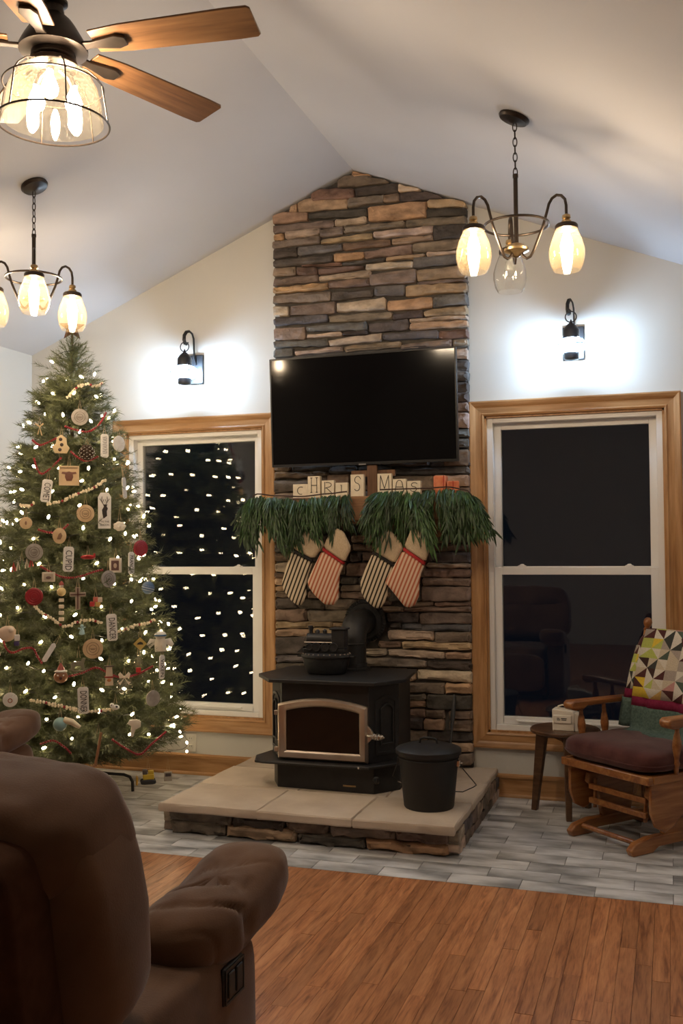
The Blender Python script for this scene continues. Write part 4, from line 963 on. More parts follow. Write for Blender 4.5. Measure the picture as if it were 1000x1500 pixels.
MB().tube([(.160, 0, .222), (.168, .02, .190), (.215, .07, .115), (.222, .08, .100), (.205, .10, .085), (.14, .15, .045), (.0, .19, .03), (-.14, .15, .05), (-.205, .07, .12), (-.168, .02, .19), (-.158, 0, .222)], .0028, 6).build('bail_wire', 'wire_dark', bn)

# fire shovel leaning behind the bucket
sh = thing('fire_shovel', 'dark iron fire shovel leaning against the stones behind the ash bucket', 'shovel', (-1.205, -.32, HZ))
MB().tube([(0, 0, .0), (-.002, .10, .16), (-.004, .20, .33)], .008, 8).build('shaft', 'cast_iron', sh)
MB().tube([(-.004, .15, .245), (-.005, .195, .32), (-.006, .232, .39), (-.006, .248, .425)], [.009, .014, .010, .004], 10, flat=.6).build('grip', 'cast_iron', sh)
MB().prism([(-.05, .005), (.05, .005), (.045, .12), (-.045, .12)], -.012, -.004, 'xz').build('blade', 'cast_iron', sh, bevel=.003)
# ================================================================ RECLINERS
def wrinkle(amp, sc, seed=0.0):
    def fn(p, u):
        n = noise.noise(Vector((p.x * sc + seed, p.y * sc * 1.3, p.z * sc)))
        k = noise.noise(Vector((p.x * sc * 2.3 + seed, p.y * sc * 2.1 + 4, p.z * sc * 2.4)))
        return p + Vector(u).normalized() * (n * amp + k * amp * .45)
    return fn
def recliner(label, loc, rz, front=.32):
    t = thing('recliner', label, 'recliner', loc, rz)
    for s in (-1, 1):
        MB().squircle((s * .372, (front - .38) / 2, .285), (.080, (front + .38) / 2, .255), .26, 40, 24, wrinkle(.004, 5, s)).build('side_panel', 'microsuede', t, angle=80)
        def armfn(p, u, s=s):
            # padded arm: domed front roll, gathered creases radiating over the outer rear part
            q = Vector(p)
            fr = (p.y - .27) / .25
            q.z += .030 * fr - .010 * math.cos(fr * 3)
            q.x += s * .010 * fr
            w = max(0, 1 - abs(p.y - .20) / .22)
            ph = p.y * 30 - s * p.x * 20 + noise.noise(Vector((p.x * 6, p.y * 6, p.z * 6 + 2.0))) * 1.6
            g = -(1 - abs(math.sin(ph))) ** 4
            q += Vector(u).normalized() * (g * .020 + .004) * w * (.35 + .65 * max(0, u.z * .6 + u.x * s * .7))
            return q + Vector(u).normalized() * (noise.noise(Vector((p.x * 9 + s, p.y * 8, p.z * 9))) * .009 + noise.noise(Vector((p.x * 24 + s, p.y * 20, p.z * 22))) * .003)
        MB().squircle((s * .355, .270, .585), (.116, .255, .076), (.68, .55), 110, 44, armfn).build('arm_pad', 'microsuede', t, angle=80)
        MB().squircle((s * .350, -.12, .480), (.085, .22, .045), (.6, .4), 36, 16, wrinkle(.005, 8, s)).build('arm_rear', 'microsuede', t, angle=80)
    MB().squircle((0, .06, .40), (.29, .36, .10), .45, 32, 18, wrinkle(.010, 6, 3)).build('seat_cushion', 'microsuede', t, angle=80)
    MB().squircle((0, .43, .27), (.29, .06, .17), .4, 28, 16, wrinkle(.006, 6, 5)).build('footrest', 'microsuede', t, angle=80)
    MB().b2(-.30, .30, -.34, .30, .04, .30).build('base_frame', 'backing_cloth', t, bevel=.01)
    tilt = TR(0, -.30, .56, rx=math.radians(10))
    def bk(p, u):
        q = wrinkle(.016, 6, 9)(p, u)
        # rounded shoulders
        if p.z > .2: q.x *= 1 - .10 * ((p.z - .2) / .28) ** 2
        return q
    MB().squircle((0, .02, .205), (.462, .130, .245), (.42, .34), 64, 36, bk, tilt).build('back_cushion', 'microsuede', t, angle=80)
    def hr(p, u):
        q = wrinkle(.017, 8, 21)(p, u)
        q.x *= 1 - .05 * max(0, u.z)
        return q
    MB().squircle((0, .015, .365), (.440, .148, .112), (.6, .4), 64, 26, hr, tilt).build('head_cushion', 'microsuede', t, angle=80)
    MB().squircle((0, -.150, -.03), (.385, .060, .450), .14, 40, 24, wrinkle(.002, 5, 2), tilt).build('back_shell', 'backing_cloth', t, angle=60)
    pn = MB().b2(.444, .458, .095, .200, .428, .512).build('control_panel', 'black_plastic', t, bevel=.006)
    MB().b2(.457, .463, .110, .142, .442, .498).build('button', 'slot_dark', pn, bevel=.003)
    MB().b2(.457, .463, .152, .184, .442, .498).build('button', 'slot_dark', pn, bevel=.003)
    fr = MB(); 
    for (a, b, c, d) in ((.098, .197, .431, .436), (.098, .197, .504, .509), (.098, .103, .436, .504), (.192, .197, .436, .504)): fr.b2(.458, .4605, a, b, c, d)
    fr.build('panel_rim', 'slot_dark', pn)
    for a in (-.33, .33):
        for b in (-.28, .22): MB().lathe([(.022, 0), (.026, .02), (.026, .05)], 12, TR(a * .8, b)).build('foot', 'black_plastic', t)
    return t
recliner('large brown microsuede recliner on the oak boards, black switch panel on its side', (-1.415, -3.845, 0), 0)
recliner('brown microsuede recliner standing beside the Christmas tree, rounded arm end', (-3.350, -2.165, 0), 0, .47)

# ================================================================ SIDE TABLE
TX, TY, TZ = -.560, -.300, .462
t = thing('side_table', 'small round dark wood side table under the window', 'table', (TX, TY, 0))
MB().lathe([(.178, TZ - .022), (.186, TZ - .016), (.186, TZ - .006), (.180, TZ)], 40).build('table_top', 'table_wood', t, angle=30)
feet = [(-.735 - TX, -.247 - TY), (-.535 - TX, -.425 - TY), (-.46 - TX, -.13 - TY)]
tops = []
for fx, fy in feet:
    d = math.hypot(fx, fy); tx, ty = fx / d * .125, fy / d * .125; tops.append((tx, ty))
    a = math.atan2(fy, fx); M = Matrix.Rotation(a, 4, 'Z')
    vs = []
    for (r0, r1, w, z) in ((d - .016, d + .016, .015, 0), (.100, .160, .022, TZ - .022)):
        for (r_, s) in ((r0, -1), (r1, -1), (r1, 1), (r0, 1)): vs.append((r_, s * w, z))
    MB().add(vs, [(0, 3, 2, 1), (4, 5, 6, 7), (0, 1, 5, 4), (1, 2, 6, 5), (2, 3, 7, 6), (3, 0, 4, 7)], M).build('leg', 'table_wood', t, bevel=.004)
ap = MB()
for i in range(3):
    a, b = tops[i], tops[(i + 1) % 3]
    L = math.hypot(b[0] - a[0], b[1] - a[1]); an = math.atan2(b[1] - a[1], b[0] - a[0])
    M = TR(a[0], a[1], 0, rz=an)
    ap = MB().prism([(0, TZ - .022), (L, TZ - .022), (L, TZ - .075), (L * .8, TZ - .056), (L * .5, TZ - .048), (L * .2, TZ - .056), (0, TZ - .075)], -.008, .008, 'xz', M)
    ap.build('apron', 'table_wood', t, bevel=.002)
t = thing('carton', 'small white carton with a loop handle on the side table', 'carton', (-.548, -.345, TZ), math.radians(-6))
MB().prism([(-.066, 0), (.050, 0), (.050, .092), (.040, .104), (-.066, .112)], -.045, .045).build('body', 'white_card', t, bevel=.003)
MB().prism([(.0505, 0), (.078, 0), (.078, .082), (.0505, .095)], -.040, .045).build('side_flap', 'white_card', t, bevel=.002)
MB().b2(-.058, .036, -.051, -.044, .040, .082).build('front_label', 'white_card', t, bevel=.002)
MB().tube([(-.046, 0, .106), (-.042, 0, .122), (-.02, 0, .130), (-.006, 0, .128), (-.002, 0, .108)], .0045, 8).build('loop_handle', 'white_card', t)
ln = MB()
for k, (a, b, z) in enumerate(((-.040, -.026, .066), (-.018, .012, .066), (-.040, -.022, .058), (-.016, .010, .058))): ln.b2(a, b, -.0516, -.0505, z - .0022, z + .0022)
ln.build('printed_lines', 'slot_dark', t)

# ================================================================ GLIDER ROCKER
GX, GY, GA = -.150, -.585, math.radians(-40.8)
g = thing('glider_rocker', 'wooden glider rocking chair with plum cushions in front of the window', 'rocking chair', (GX, GY, 0), GA)
W = 'glider_wood'
for s in (-1, 1):
    x = s * .195
    MB().prism([(-.31, 0), (-.18, 0), (-.14, .022), (.12, .022), (.17, 0), (.31, 0), (.325, .025), (.30, .055), (.20, .075), (-.20, .075), (-.29, .058), (-.325, .028)], x - .019, x + .019, 'yz').build('base_runner', W, g, bevel=.006)
    # base stanchion with rounded ends (the part the seat swings from)
    MB().prism([(-.10, .07), (.10, .07), (.13, .20), (.20, .255), (.19, .30), (-.19, .30), (-.20, .255), (-.13, .20)], x - .014, x + .014, 'yz').build('stanchion', W, g, bevel=.006)
    for yy in (-.165, .165):
        MB().tube([(x - s * .032, yy, .275), (x - s * .032, yy * 1.05, .13)], .013, 10, flat=.5).build('swing_link', W, g)
    # scalloped side skirt
    xs_ = s * .262
    sk = [(-.25, .350), (.26, .350), (.26, .20), (.22, .13), (.16, .105), (.10, .125), (.05, .165), (0, .175), (-.05, .165), (-.10, .125), (-.16, .105), (-.22, .135), (-.25, .20)]
    MB().prism(sk, xs_ - .009, xs_ + .009, 'yz').build('side_skirt', W, g, bevel=.004)
for yy, z in ((-.245, .045), (.245, .045)):
    MB().tube([(-.19, yy, z), (.19, yy, z)], .013, 10).build('base_dowel', W, g)
for yy, z in ((-.185, .165), (-.185, .235), (.185, .2)):
    MB().b2(-.185, .185, yy - .011, yy + .011, z - .014, z + .014).build('cross_rail', W, g, bevel=.004)
MB().b2(-.285, .285, -.285, -.250, .335, .375).build('front_rail', W, g, bevel=.006)
MB().b2(-.285, .285, .235, .265, .335, .375).build('rear_rail', W, g, bevel=.006)
for s in (-1, 1): MB().b2(s * .27 - .018, s * .27 + .018, -.25, .24, .335, .375).build('seat_rail', W, g, bevel=.006)
MB().b2(-.26, .26, -.25, .24, .352, .364).build('seat_panel', W, g)
turn = [(.011, 0), (.012, .03), (.017, .05), (.012, .065), (.014, .085), (.021, .125), (.022, .140), (.016, .178), (.011, .195), (.010, .235)]
for s in (-1, 1):
    x = s * .315
    ar = [(-.195, .600), (-.208, .615), (-.204, .636), (-.186, .645), (.25, .640), (.25, .612), (-.09, .612), (-.12, .596), (-.17, .592)]
    MB().prism(ar, x - .034, x + .034, 'yz').build('armrest', W, g, bevel=.010, seg=3)
    for yy in (-.115, .05):
        MB().lathe(turn, 14, TR(x * .955, yy, .374) @ Matrix.Rotation(s * .05, 4, 'Y')).build('spindle', W, g)
    # back posts lean backward
    pst = MB().tube([(s * .255, .215, .355), (s * .262, .25, .55), (s * .275, .345, .98)], [.019, .019, .017], 12)
    pst.build('back_post', W, g)
    d = Vector((s * .013, .095, .43)).normalized()
    MB().lathe([(.016, -.005), (.020, .004), (.013, .012), (.020, .024), (.024, .040), (.020, .056), (.008, .066)], 14, TR(s * .275, .345, .985) @ Matrix.Rotation(-.2, 4, 'X')).build('finial', W, g)
MB().tube([(-.27, .33, .93), (0, .345, .955), (.27, .33, .93)], .026, 10, flat=.5).build('crest_rail', W, g)
for i in range(5):
    x = -.17 + .085 * i
    MB().tube([(x * .9, .225, .37), (x, .27, .62), (x, .33, .93)], .009, 8).build('back_spindle', W, g)
def cush(p, u): return wrinkle(.006, 7, 3)(p, u)
sc = MB().squircle((0, -.035, .432), (.305, .265, .058), (.5, .35), 44, 18, cush).build('seat_cushion', 'cushion_plum', g, angle=80)
MB().tube([( .303 * math.copysign(abs(math.cos(a)) ** .36, math.cos(a)), -.035 + .263 * math.copysign(abs(math.sin(a)) ** .36, math.sin(a)), .418) for a in [2 * PI * i / 60 for i in range(60)]], .005, 6, closed=True).build('piping', 'cushion_plum', sc)
bt = TR(0, .165, .47, rx=math.radians(-12))
MB().squircle((0, .02, .26), (.265, .055, .275), (.4, .3), 40, 20, wrinkle(.006, 7, 13), bt).build('back_cushion', 'cushion_plum', g, angle=80)

# quilt thrown over the glider's back
q = thing('patchwork_quilt', 'patchwork quilt with plum and green borders draped over the rocker back', 'quilt', (GX, GY, 0), GA)
def qpoint(u, v, off=0.0):
    """u across (-1..1), v metres of cloth down from the crest"""
    x = u * .30 + .075
    fold = .010 * math.sin(u * 9 + v * 4) + .006 * math.sin(u * 21 + 1.3)
    if v < 0:
        return Vector((x, .30 - v * .10 + .03 + .010 + fold * .4, 1.005 + v))
    z = 1.005 - v * .93
    y = .262 - .255 * v - .028 * math.sin(min(1, v / .55) * PI) - .012 * abs(u) - .03 * max(0, v - .45)
    if z < .492: y -= (.492 - z) * 1.6; z = .492 - (.492 - z) * .15
    return Vector((x + .02 * v * (1 if u < 0 else -.2) * -1, y + fold - off, z + .012 * u * u * 0))
PAL = {'w': (.62, .58, .50), 'c': (.52, .45, .34), 'm': (.085, .030, .030), 'b': (.055, .030, .026), 'g': (.075, .10, .075), 'y': (.68, .50, .06), 'o': (.55, .36, .12), 'p': (.46, .24, .22), 'l': (.42, .47, .12), 'k': (.05, .055, .05), 'h': (.36, .31, .27)}
def quilt_sheet(name, u0, u1, v0, v1, nu, nv, mat, pal=None, off=0.0, th=.006):
    vs, fs, col = [], [], []
    for j in range(nv + 1):
        for i in range(nu + 1): vs.append(qpoint(u0 + (u1 - u0) * i / nu, v0 + (v1 - v0) * j / nv, off))
    tri = []
    r = random.Random(5)
    for j in range(nv):
        for i in range(nu):
            a, b, c, d = j * (nu + 1) + i, j * (nu + 1) + i + 1, (j + 1) * (nu + 1) + i + 1, (j + 1) * (nu + 1) + i
            if pal:
                ka, kb = pal(i, j, r)
                if (i + j) % 2: fs += [(a, d, c), (a, c, b)]
                else: fs += [(a, d, b), (d, c, b)]
                col += [ka, kb]
            else: fs.append((a, d, c, b))
    me = bpy.data.meshes.new(name); me.from_pydata([tuple(v) for v in vs], [], fs)
    me.materials.append(MATS[mat])
    if pal:
        at = me.color_attributes.new('patch', 'FLOAT_COLOR', 'CORNER')
        for p, k in zip(me.polygons, col):
            for li in p.loop_indices: at.data[li].color = c4(PAL[k])
    me.polygons.foreach_set('use_smooth', [True] * len(me.polygons)); me.update()
    o = bpy.data.objects.new(name, me); C.objects.link(o); o.parent = q
    s = o.modifiers.new('thick', 'SOLIDIFY'); s.thickness = th; s.offset = -1
    return o
big = {(0, 1): 'll', (1, 1): 'yl', (1, 2): 'lw', (0, 2): 'wl', (2, 3): 'cw', (3, 3): 'cc', (3, 2): 'ch', (4, 4): 'wh', (2, 5): 'cw', (0, 6): 'yy', (0, 5): 'my', (1, 6): 'yw', (3, 4): 'hh', (4, 3): 'hh', (1, 5): 'wl', (5, 0): 'pp', (5, 1): 'pp', (6, 0): 'pp', (6, 2): 'op', (5, 2): 'ph'}
def palette(i, j, r):
    if (i, j) in big: return big[(i, j)]
    return r.choice('wcwwh'), r.choice('mbgkmbop')
quilt_sheet('patchwork', -.88, 1.0, 0.0, .375, 9, 7, 'quilt_patch', palette)
quilt_sheet('crest_fold', -.88, 1.0, -.30, 0.0, 9, 6, 'quilt_patch', palette)
quilt_sheet('plum_border', -.88, 1.0, .375, .425, 18, 2, 'quilt_plum')
quilt_sheet('green_border', -.88, 1.0, .425, .600, 24, 10, 'quilt_green')
quilt_sheet('side_flap_patch', -1.06, -.90, .10, .34, 2, 5, 'quilt_patch', palette, -.03)
quilt_sheet('side_flap_plum', -1.10, -.90, .34, .39, 3, 2, 'quilt_plum', None, -.03)
quilt_sheet('side_flap_green', -1.18, -.90, .39, .55, 4, 6, 'quilt_green', None, -.03)
# ================================================================ LAMPS
def bulb_mb(r=.026, h=.075):
    return MB().lathe([(.010, 0), (.011, -h * .15), (r * .75, -h * .4), (r, -h * .65), (r * .85, -h * .85), (r * .4, -h * .97), (.002, -h)], 14)
bulb_me = {}
def bulb(parent, loc, mat, r=.026, h=.075, name='bulb'):
    k = (mat, r, h)
    if k not in bulb_me: bulb_me[k] = bulb_mb(r, h).mesh('bulb', mat)
    return link_mesh(name, bulb_me[k], parent, loc)
def chandelier(label, x, y, angles, lit):
    zc = ceil_z(x); sl = SL if x < XR else -SR
    t = thing('chandelier', label, 'chandelier', (x, y, zc), 0, group='three-arm chandeliers')
    tilt = -math.atan(sl)
    MB().lathe([(.066, -.001), (.068, -.010), (.060, -.020), (.020, -.026), (.010, -.030)], 28, Matrix.Rotation(tilt, 4, 'Y')).build('canopy', 'bronze', t)
    z0, z1 = -.030, -.258; L = (z0 - z1) / 7
    for i in range(7):
        zc_ = z0 - L * (i + .5); pts = []
        for k in range(16):
            a = 2 * PI * k / 16; pts.append((.0085 * math.cos(a) * (1 if abs(math.cos(a)) < .9 else 1), 0, zc_ + L * .62 * math.sin(a)))
        rz = PI / 2 * (i % 2)
        MB().tube([(p[0] * math.cos(rz), p[0] * math.sin(rz), p[2]) for p in pts], .0024, 6, closed=True).build('chain_link', 'bronze', t)
    MB().tube([(0, 0, -.25), (0, 0, -.265)], .012, 10).tube([(0, 0, -.26), (0, 0, -.56)], .0095, 12).build('stem', 'bronze', t)
    MB().lathe([(.012, -.545), (.030, -.552), (.036, -.562), (.052, -.570), (.052, -.580), (.030, -.588), (.018, -.600), (.008, -.606)], 24).build('hub', 'bronze_gold', t)
    zr = -.470
    MB().torus((0, 0, zr), .135, .0055, n=48).build('ring', 'bronze', t)
    for a, on in zip(angles, lit):
        c, s = math.cos(math.radians(a)), math.sin(math.radians(a))
        pr = [(.020, -.585), (.030, -.605), (.046, -.618), (.062, -.612), (.076, -.590), (.096, -.545), (.120, -.490), (.136, -.440), (.146, -.405), (.160, -.384), (.180, -.374), (.200, -.380), (.215, -.398), (.220, -.425), (.220, -.470)]
        MB().tube([(r * c, r * s, z) for r, z in pr], .0062, 8).build('arm', 'bronze', t)
        M = TR(.22 * c, .22 * s, 0)
        MB().lathe([(.008, -.462), (.016, -.466), (.018, -.478), (.012, -.484), (.020, -.490), (.022, -.500), (.016, -.505)], 18, M).build('socket', 'bronze_gold', t)
        MB().lathe([(.016, -.500), (.042, -.504), (.047, -.510), (.047, -.524), (.043, -.526)], 24, M).build('shade_cap', 'bronze', t)
        sh = MB().lathe([(.042, -.522), (.050, -.540), (.064, -.575), (.073, -.610), (.073, -.640), (.066, -.675), (.055, -.695), (.053, -.697), (.064, -.672), (.071, -.640), (.071, -.610), (.062, -.575), (.048, -.540), (.040, -.522)], 32, cap=False)
        so = sh.build('glass_shade', 'seeded_glass' if on else 'seeded_glass_clear', t, loc=(.22 * c, .22 * s, 0), angle=60)
        if on: bulb(so, (0, 0, -.525), 'bulb_warm', .026, .105)
        else: bulb(so, (0, 0, -.525), 'clear_ball', .026, .105)
chandelier('bronze three-arm chandelier hung over the rocker side, one shade unlit', -.598, -1.60, (106, 226, 346), (0, 1, 1))
chandelier('bronze three-arm chandelier hung in front of the Christmas tree top', -2.985, -1.615, (306, 66, 186), (1, 1, 1))

def sconce(label, x, z):
    t = thing('wall_lantern', label, 'lantern', (x, 0, z), 0, group='black onion-globe wall lanterns')
    # z origin = centre of globe
    MB().b2(-.060, .060, -.018, 0, -.075, .115).build('back_plate', 'lantern_black', t, bevel=.005)
    yb = -.155
    arm = [(0, -.016, .05), (0, -.034, .09), (0, -.038, .17), (0, -.040, .215), (0, -.052, .245), (0, -.075, .258), (0, -.100, .250), (0, -.118, .225), (0, -.120, .195), (0, -.112, .172), (0, -.098, .168), (0, -.090, .182)]
    MB().tube([(.014 + (p_[1] + .016) * .34, p_[1], p_[2]) for p_ in arm], .011, 8, flat=.45).build('scroll_arm', 'lantern_black', t)
    MB().tube([(-.021, -.118, .2), (-.010, -.14, .185), (0, yb, .172)], .006, 8).build('hook', 'lantern_black', t)
    M = TR(0, yb, .142) @ Matrix.Rotation(PI / 2, 4, 'X')
    MB().torus((0, 0, 0), .030, .0035, M, 24, 6).build('ring', 'lantern_black', t)
    MB().lathe([(.002, .128), (.007, .115), (.010, .108), (.030, .090), (.044, .070), (.046, .064), (.046, .020), (.040, .018)], 24, TR(0, yb)).build('roof', 'lantern_black', t)
    gl = MB().lathe([(.040, .022), (.062, .014), (.082, -.004), (.088, -.020), (.082, -.038), (.062, -.056), (.040, -.064)], 32, TR(0, yb), cap=False).build('globe', 'lantern_glass', t, angle=60)
    bulb(gl, (0, yb, .022), 'bulb_cool', .022, .062)
    wr = MB().torus((0, yb, -.020), .092, .0022, None, 36, 5)
    wr.build('guard_ring', 'lantern_black', t)
    for k in range(4):
        a = PI / 4 + k * PI / 2
        MB().tube([(r * math.cos(a), yb + r * math.sin(a), zz) for r, zz in ((.044, .030), (.072, .014), (.090, -.010), (.091, -.030), (.072, -.056), (.042, -.070))], .0020, 5).build('guard_wire', 'lantern_black', t)
    MB().lathe([(.040, -.060), (.042, -.064), (.042, -.094), (.036, -.098), (.01, -.104)], 24, TR(0, yb)).build('bottom_cap', 'lantern_black', t)
sconce('black wall lantern glowing between the tree and the television', -2.905, 2.580)
sconce('black wall lantern glowing above the window by the rocker', -.508, 2.578)

# ---------------------------------------------------------------- ceiling fan
FX, FY = -1.81, -3.16
f = thing('ceiling_fan', 'dark bronze ceiling fan with wooden blades and a caged glass light', 'ceiling fan', (FX, FY, ZR))
zz = lambda z: z - ZR
MB().lathe([(.075, 0), (.075, -.03), (.05, -.075), (.02, -.085)], 28).build('canopy', 'bronze', f)
MB().tube([(0, 0, -.08), (0, 0, zz(3.17))], .013, 12).build('downrod', 'bronze', f)
MB().lathe([(.020, zz(3.172)), (.044, zz(3.168)), (.044, zz(3.160)), (.030, zz(3.152)), (.034, zz(3.125)), (.056, zz(3.105)), (.070, zz(3.085)), (.094, zz(3.045)), (.106, zz(3.020)), (.106, zz(3.008)), (.060, zz(2.998))], 32).build('motor_housing', 'bronze', f, angle=35)
MB().lathe([(.066, zz(3.010)), (.070, zz(2.985)), (.062, zz(2.980)), (.074, zz(2.972)), (.076, zz(2.958)), (.060, zz(2.954))], 32).build('light_fitter', 'bronze', f, angle=35)
for a in (6, 68, 141, 213, 285):
    M = TR(0, 0, zz(3.012), rz=math.radians(a))
    Mb = M @ Matrix.Rotation(math.radians(-9), 4, 'X')
    R_ = .660
    pts = [(.135, -.050), (.24, -.062), (R_ - .07, -.070), (R_ - .01, -.068), (R_, -.058), (R_, .058), (R_ - .01, .068), (R_ - .07, .070), (.24, .062), (.135, .050)]
    mb = MB().prism(pts, .012, .019, 'xy')
    bl = mb.build('blade', 'fan_wood', f, bevel=.002); bl.matrix_local = Mb
    ir = MB().prism([(.06, -.022), (.13, -.014), (.215, -.030), (.245, -.018), (.245, .018), (.215, .030), (.13, .014), (.06, .022)], 0, .009, 'xy').build('blade_iron', 'bronze', f, bevel=.002); ir.matrix_local = Mb
prof = [(.062, zz(2.960)), (.086, zz(2.953)), (.116, zz(2.930)), (.137, zz(2.890)), (.149, zz(2.840)), (.154, zz(2.785))]
shd = MB().lathe(prof + [(r - .003, z) for r, z in reversed(prof)], 44, cap=False).build('glass_shade', 'seeded_glass_fan', f, angle=60)
for k in range(3):
    a = math.radians(-65 + 120 * k); p = (.066 * math.cos(a), .066 * math.sin(a))
    MB().tube([(p[0] * .3, p[1] * .3, zz(2.960)), (p[0] * .8, p[1] * .8, zz(2.940)), (p[0], p[1], zz(2.915))], .012, 8).build('lamp_socket', 'bronze', f)
    bulb(shd, (p[0], p[1], zz(2.915)), 'bulb_fan', .027, .085)
MB().torus((0, 0, zz(2.778)), .172, .0032, n=56, m=6).build('cage_ring', 'bronze', f)
MB().torus((0, 0, zz(2.897)), .153, .0028, n=56, m=6).build('cage_ring', 'bronze', f)
for k in range(6):
    a = 2 * PI * k / 6 + .3
    MB().tube([(r * math.cos(a), r * math.sin(a), zz(z)) for r, z in ((.074, 2.961), (.108, 2.947), (.138, 2.920), (.153, 2.897), (.162, 2.84), (.168, 2.80), (.172, 2.778))], .0026, 6).build('cage_wire', 'bronze', f)
# ================================================================ CHRISTMAS TREE
TRX, TRY = -3.37, -.70
TZ_ = [.25, .3, .68, .95, 1.46, 1.94, 2.18, 2.43, 2.64, 2.72]
TR_ = [.60, .70, .62, .575, .456, .345, .26, .165, .07, .02]
def trad(z):
    if z <= TZ_[0]: return TR_[0]
    for i in range(len(TZ_) - 1):
        if z <= TZ_[i + 1]: return TR_[i] + (TR_[i + 1] - TR_[i]) * (z - TZ_[i]) / (TZ_[i + 1] - TZ_[i])
    return .02
tree = thing('christmas_tree', 'full artificial Christmas tree hung with ornaments beside the window', 'christmas tree', (TRX, TRY, 0))
MB().tube([(0, 0, .06), (0, 0, 1.4), (0, 0, 2.66)], [.022, .018, .006], 10).build('trunk', 'bark', tree)
stn = MB().lathe([(.032, .05), (.036, .06), (.036, .20), (.030, .21)], 16)
stn.build('stand_sleeve', 'wire_dark', tree)
for k in range(4):
    a = math.radians(30 + 90 * k); c, s = math.cos(a), math.sin(a)
    MB().tube([(r * c, r * s, z) for r, z in ((.03, .16), (.10, .135), (.22, .115), (.30, .105), (.335, .09), (.35, .06), (.352, .004))], .009, 8).build('stand_leg', 'wire_dark', tree)
def needle_row(mb, a, b, n, L, r, w=.0036, spread=.95):
    d = (b - a); dl = d.length; d.normalize()
    p1 = d.orthogonal().normalized(); p2 = d.cross(p1)
    for i in range(n):
        t = (i + r.random()) / n; o = a + d * dl * t
        an = r.uniform(0, 2 * PI); rad = p1 * math.cos(an) + p2 * math.sin(an)
        q = (d * r.uniform(.55, 1.0) + rad * spread).normalized(); l = L * r.uniform(.7, 1.15)
        sv = q.cross(d).normalized() * w * .5
        mb.add([o - sv, o + sv, o + q * l], [(0, 1, 2)])
def branch_mesh(L, seed):
    r = random.Random(seed); mb = MB()
    st = [Vector((L * t, r.uniform(-.01, .01), .10 * L * t * t + r.uniform(-.005, .005))) for t in (0, .25, .5, .75, .92)]
    for i in range(len(st) - 1):
        if st[i + 1].x > .15 * L: needle_row(mb, st[i], st[i + 1], int(90 * (st[i + 1] - st[i]).length / .1), .042, r)
    needle_row(mb, st[-2], st[-1] + (st[-1] - st[-2]) * .35, 60, .045, r)
    n = max(4, int(L / .045)); 
    for i in range(n):
        t = .18 + .78 * i / n
        k = min(int(t / .25), 3); base = Vector((L * t, 0, .10 * L * t * t))
        for s in (-1, 1):
            tl = (.17 if L > .3 else .11) * (1.15 - .55 * t) * r.uniform(.75, 1.2)
            dr = Vector((r.uniform(.7, 1.1), s * r.uniform(.5, .95), r.uniform(-.35, .45))).normalized()
            e = base + dr * tl
            needle_row(mb, base, e, int(tl * 420), .040, r)
    return mb.mesh('branch', 'needles', smooth=False, recalc=False)
BR = {L: [branch_mesh(L, 100 + int(L * 100) + 7 * i) for i in range(4)] for L in (.14, .28, .44, .60)}
tips = []
z = .34; ang = 0
nb = 0
while z < 2.60 and nb < 300:
    R_ = trad(z)
    L = min(BR, key=lambda q: abs(q - R_))
    cnt = max(5, int(2 * PI * R_ / .205))
    for i in range(cnt):
        a = ang + 2 * PI * (i + rnd.uniform(-.25, .25)) / cnt
        lift = rnd.uniform(.0, .35) if z < 2.45 else rnd.uniform(.5, 1.0)
        reach = R_ * rnd.uniform(.86, 1.06)
        if math.sin(a) > 0: reach = min(reach, .56 / max(math.sin(a), .1))
        sc_ = reach / L
        zz0 = z - math.sin(lift) * R_ * .9 + rnd.uniform(-.03, .03)
        link_mesh('branch', BR[L][rnd.randrange(4)], tree, (0, 0, max(.16, zz0)), (rnd.uniform(-.5, .5), -lift, a), (sc_, sc_, sc_))
        nb += 1
    ang += 1.1
    z += .108 if z < 1.6 else .078
MB().tube([(0, 0, 2.6), (.004, 0, 2.74)], [.008, .004], 8).build('leader', 'bark', tree)
tpb = MB(); r_ = random.Random(3)
needle_row(tpb, Vector((0, 0, 2.40)), Vector((0, 0, 2.72)), 700, .055, r_, spread=1.3)
for i in range(90):
    z = r_.uniform(2.28, 2.66); a = r_.uniform(0, 2 * PI); R_ = trad(z) * r_.uniform(.75, 1.15) + .02
    needle_row(tpb, Vector((0, 0, z - .05)), Vector((R_ * math.cos(a), R_ * math.sin(a), z + .03)), 46, .042, r_)
tpb.build('top_needles', 'needles', tree, smooth=False, recalc=False)
inn = MB(); r_ = random.Random(8)
for i in range(3400):
    z = .3 + 2.3 * (1 - math.sqrt(r_.random())) ; R_ = trad(z) * r_.uniform(.30, .93); a = r_.uniform(0, 2 * PI)
    if R_ * math.sin(a) > .5: continue
    p = Vector((R_ * math.cos(a), R_ * math.sin(a), z)); d = Vector((math.cos(a) + r_.uniform(-.6, .6), math.sin(a) + r_.uniform(-.6, .6), r_.uniform(-.3, .4))).normalized()
    needle_row(inn, p, p + d * .10, 36, .042, r_)
io = inn.build('inner_needles', 'needles', tree, smooth=False, recalc=False); io['kind'] = 'stuff'

